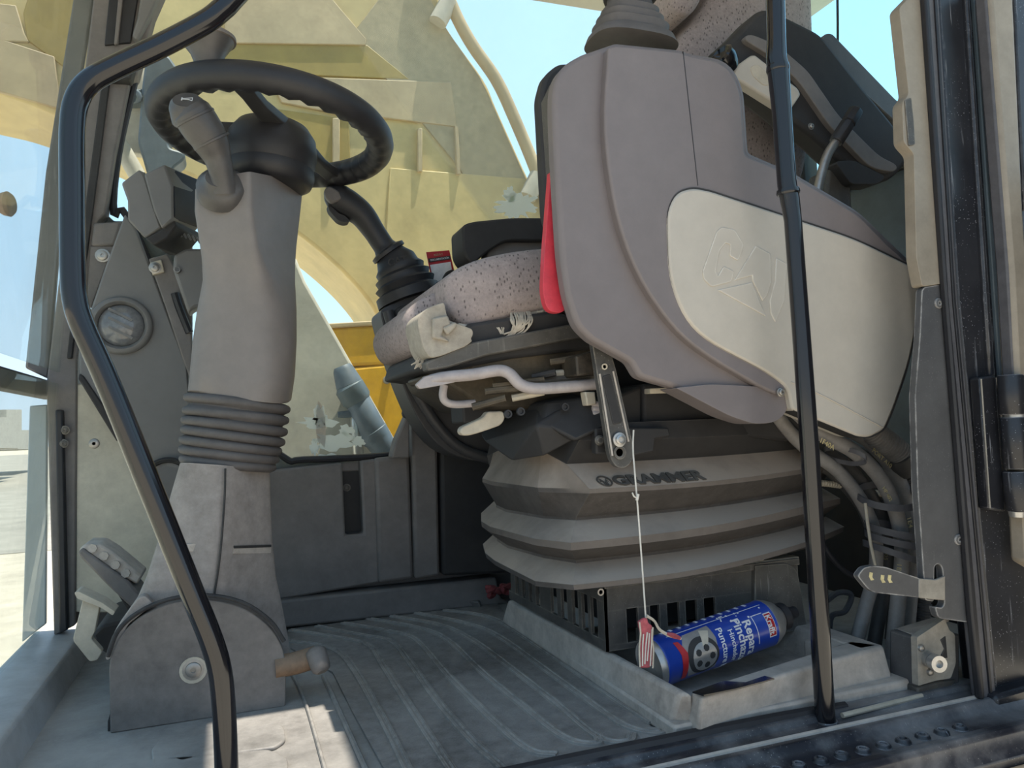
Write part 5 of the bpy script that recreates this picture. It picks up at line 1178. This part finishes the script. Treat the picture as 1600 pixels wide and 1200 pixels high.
# ================================================================ HOSES
paths = [
 ('leftmost dusty hose of the bundle beside the door pillar', 'hoseg', [(1200,626),(1228,668),(1262,702),(1308,735),(1344,780),(1366,832),(1368,890),(1352,950),(1334,1020)], 1.13, .0125),
 ('black hose second from left in the bundle by the pillar', 'hosem', [(1222,640),(1270,690),(1322,728),(1362,778),(1386,835),(1388,890),(1374,960),(1362,1030)], 1.165, .013),
 ('grey dusty hose crossing the front of the hose bundle', 'hoseg', [(1232,632),(1282,676),(1335,706),(1376,748),(1400,800),(1410,860),(1404,930),(1394,1030)], 1.08, .0135),
 ('thin lower black hose at the left edge of the bundle', 'hosem', [(1222,652),(1262,712),(1300,740),(1330,772),(1352,806),(1376,880),(1392,950),(1388,1030)], 1.20, .010),
 ('grey hose with yellow print in the right of the bundle', 'hoseg', [(1262,632),(1320,668),(1358,690),(1394,732),(1420,790),(1430,850),(1422,930),(1414,1030)], 1.115, .0135),
 ('rightmost plain black hose behind the grey trim plate', 'hosem', [(1300,640),(1372,690),(1416,752),(1438,820),(1444,890),(1436,960),(1430,1040)], 1.175, .013),
]
HO = []
for i, (lb, m, pts, Y, r_) in enumerate(paths):
    o = MB().add(*g_tube([at(x, y, Y=Y+.004*sin(k*1.3+i)) for k, (x, y) in enumerate(pts)], r_, 14, 6)).build('hydraulic_hose', M[m]); tag(o, lb, 'hose', 'hydraulic hoses beside the door pillar'); HO.append(o)
def hprint(s, x, y, dx, dy, Y, h, par, b=.01):
    d = (at(x+dx, y+dy, Y=Y)-at(x, y, Y=Y)).normalized(); n = V((0, -1, 0)).cross(d)*-1
    text('hose_print', s, M['print'], at(x, y, Y=Y), d, -n if True else n, h, par, .0006, bold=b)
hprint('1F40A', 1292, 694, 20, 12, 1.064, .013, HO[2]); hprint('1E4', 1421, 816, 4, 20, 1.099, .014, HO[4]); hprint('1EA', 1404, 890, -2, 20, 1.064, .014, HO[2])
hprint('PORT A10', 1378, 716, 22, 20, 1.099, .012, HO[4]); hprint('105', 1384, 868, -2, 20, 1.15, .012, HO[1]); hprint('HP 402', 1386, 772, 14, 24, 1.064, .010, HO[2])
# corrugated conduits
def conduit(name, m, pts, Y, r_, pitch, lb):
    path = spline([at(x, y, Y=Y) for x, y in pts], 10); L = sum((path[i+1]-path[i]).length for i in range(len(path)-1))
    n_ = max(6, int(L/pitch))*4; P_ = []
    acc = [0]
    for i in range(len(path)-1): acc.append(acc[-1]+(path[i+1]-path[i]).length)
    for k in range(n_+1):
        s = L*k/n_; j = 0
        while j < len(acc)-2 and acc[j+1] < s: j += 1
        t = (s-acc[j])/(acc[j+1]-acc[j]); P_.append(path[j]+(path[j+1]-path[j])*t)
    o = MB().add(*g_tube(P_, [r_ if (k % 4) < 2 else r_*.86 for k in range(n_+1)], 16, smooth=False)).build(name, M[m], angle=20); tag(o, lb, 'conduit'); return o
conduit('conduit', 'hoseg', [(1352,664),(1374,684),(1398,702),(1416,722)], 1.10, .024, .006, 'fat grey ribbed conduit leaving the beige console panel')
conduit('conduit', 'hosem', [(1412,730),(1424,760),(1434,810),(1438,870),(1440,930),(1436,1010)], 1.12, .018, .005, 'long black ribbed conduit along the grey trim plate')
o = MB().add(*g_lathe(at(1404, 710, Y=1.10), at(1424, 746, Y=1.11)-at(1404, 710, Y=1.10), [(0, .026), (.02, .026), (.035, .022), (.045, .019)], 18)).build('conduit_sleeve', M['hosem']); tag(o, 'smooth black sleeve joining the two ribbed conduits', 'sleeve')
conduit('conduit', 'tan', [(1276,754),(1310,758),(1345,766),(1380,772)], 1.20, .0065, .006, 'thin pale ribbed tube crossing behind the hoses')
o = MB().add(*g_tube([at(x, y, Y=1.075) for x, y in ((1352,786),(1356,820),(1362,858),(1372,900))], .0028, 8)).build('thin_cable', M['tan']); tag(o, 'thin beige cable hanging beside the hose bundle', 'cable')
o = MB().add(*g_tube([at(x, y, Y=1.16) for x, y in ((1282,846),(1300,872),(1322,894),(1350,906))], .005, 8)).build('thin_cable', M['black_rubber']); tag(o, 'thin black cable curving from the bellows to the latch handle', 'cable')
def tie(x0, y0, x1, y1, sagp, hh, lb, Y=1.10):
    a, b = at(x0, y0, Y=Y), at(x1, y1, Y=Y); c = (a+b)/2; hx_ = (b-a)/2; R = []
    sg_ = sagp/FPX*1.2
    for k in range(40):
        t = 2*pi*k/40; p = c+hx_*cos(t)+V((0, -.048*sin(t), -sg_*sin(t))); nn_ = V((hx_.x*cos(t)/hx_.length, -sin(t), 0))*.0022
        R.append([p+V((0, 0, hh)), p+nn_+V((0, 0, hh)), p+nn_-V((0, 0, hh)), p-V((0, 0, hh))])
    vs, fs = g_loft(R, cap=False)
    for i in range(4): fs.append([39*4+i, 39*4+(i+1) % 4, (i+1) % 4, i])
    o = MB().add(vs, fs).build('cable_tie', M['seal'], angle=30); tag(o, lb, 'cable tie', 'cable ties around the hose bundle'); 
tie(1350, 782, 1428, 768, 16, .0062, 'upper slanted cable tie around the hose bundle')
tie(1364, 824, 1440, 832, 8, .0062, 'second cable tie of the hose bundle, above its twin')
tie(1364, 838, 1440, 846, 8, .0062, 'third cable tie of the hose bundle, close under its twin')
tie(1362, 852, 1432, 876, 6, .006, 'lowest tilted cable tie around the hose bundle')
tie(1310, 700, 1328, 724, 2, .004, 'small upper cable tie near the beige console panel', 1.09)
# latch handle
lh = thing('latch_handle', 'dark grey blade handle poking from the trim plate slot', 'handle', at(1440, 935, Y=.905))
slab('blade', M['trim_grey'], rnd([(1340,900),(1350,887),(1364,884),(1384,886),(1438,904),(1438,934),(1366,926),(1356,920)], [5,5,4,3,1,1,4,4]), .90, .010, lh, bevel=.002)
slab('tongue', M['bplate'], [(1436,904),(1462,906),(1477,900),(1477,938),(1462,937),(1436,934)], .899, .004, lh, bevel=.001)
for i, (x, y) in enumerate(((1362,900),(1380,904),(1391,904))):
    slab('worn_print', M['print'], [(x-3, y-6), (x+2, y-5), (x+1, y+2), (x+4, y+6), (x-1, y+7), (x-4, y+1)], .8995, .0006, lh, smooth=False)
# bracket with bolt
pk = thing('pillar_bracket', 'dusty steel bracket with a protruding bolt at the pillar foot', 'bracket', at(1440, 1090, Y=.95))
slab('bracket_side', M['trim_grey'], [(1433,996),(1500,990),(1500,1088),(1433,1088)], .944, .055, pk, bevel=.004)
wedge('bracket_top', M['tray'], [(1434,994),(1476,966),(1484,970),(1436,998)], .945, [(1398,982),(1446,968),(1470,962),(1400,986)], 1.0, pk, bevel=.003)
slab('bracket_plate', M['bplate'], rnd([(1433,996),(1476,967),(1484,985),(1492,990),(1494,1036),(1486,1060),(1460,1064),(1435,1072)], [3,3,2,4,6,4,10,2]), .93, .012, pk, bevel=.003)
slab('plate_hole', M['black'], [(1470,1000),(1478,994),(1481,1028),(1468,1030),(1476,1014)], .9285, .003, pk, bevel=.001)
p0 = at(1446, 1028, Y=.935)
pdv = (at(1468, 1038, Y=.90)-p0); L = pdv.length
MB().add(*g_lathe(p0, pdv, [(0, .012), (L*.55, .012), (L*.55, .010), (L*.62, .010), (L*.62, .0125), (L, .0125), (L, .006), (L*.8, .006)], 18)).build('bolt', M['alu'], pk)
for x, y in ((1438, 1012), (1452, 1050)):
    MB().add(*g_lathe(at(x, y, Y=.93), (0, -1, 0), [(0, .006), (.004, .005), (.005, .003)], 10)).build('rivet', M['steel'], pk)
slab('dark_foot', M['dark2'], [(1434,1074),(1470,1064),(1496,1062),(1480,1082),(1434,1090)], .94, .03, pk, bevel=.003)
# clutter in the shade behind the post
lk = MB().add(*g_tube([at(x, y, Y=1.30) for x, y in ((1290,940),(1310,926),(1330,930),(1320,955),(1300,962),(1295,985))], .006, 8)).build('thin_cable', M['seal']); tag(lk, 'loop of thin dark cable in the shade behind the door post', 'cable')
wb = slab('blue_box', M['steelgrey'], [(1422,962),(1452,966),(1452,990),(1422,986)], 1.25, .06, bevel=.003); tag(wb, 'blue grey box glimpsed low behind the bracket', 'box')
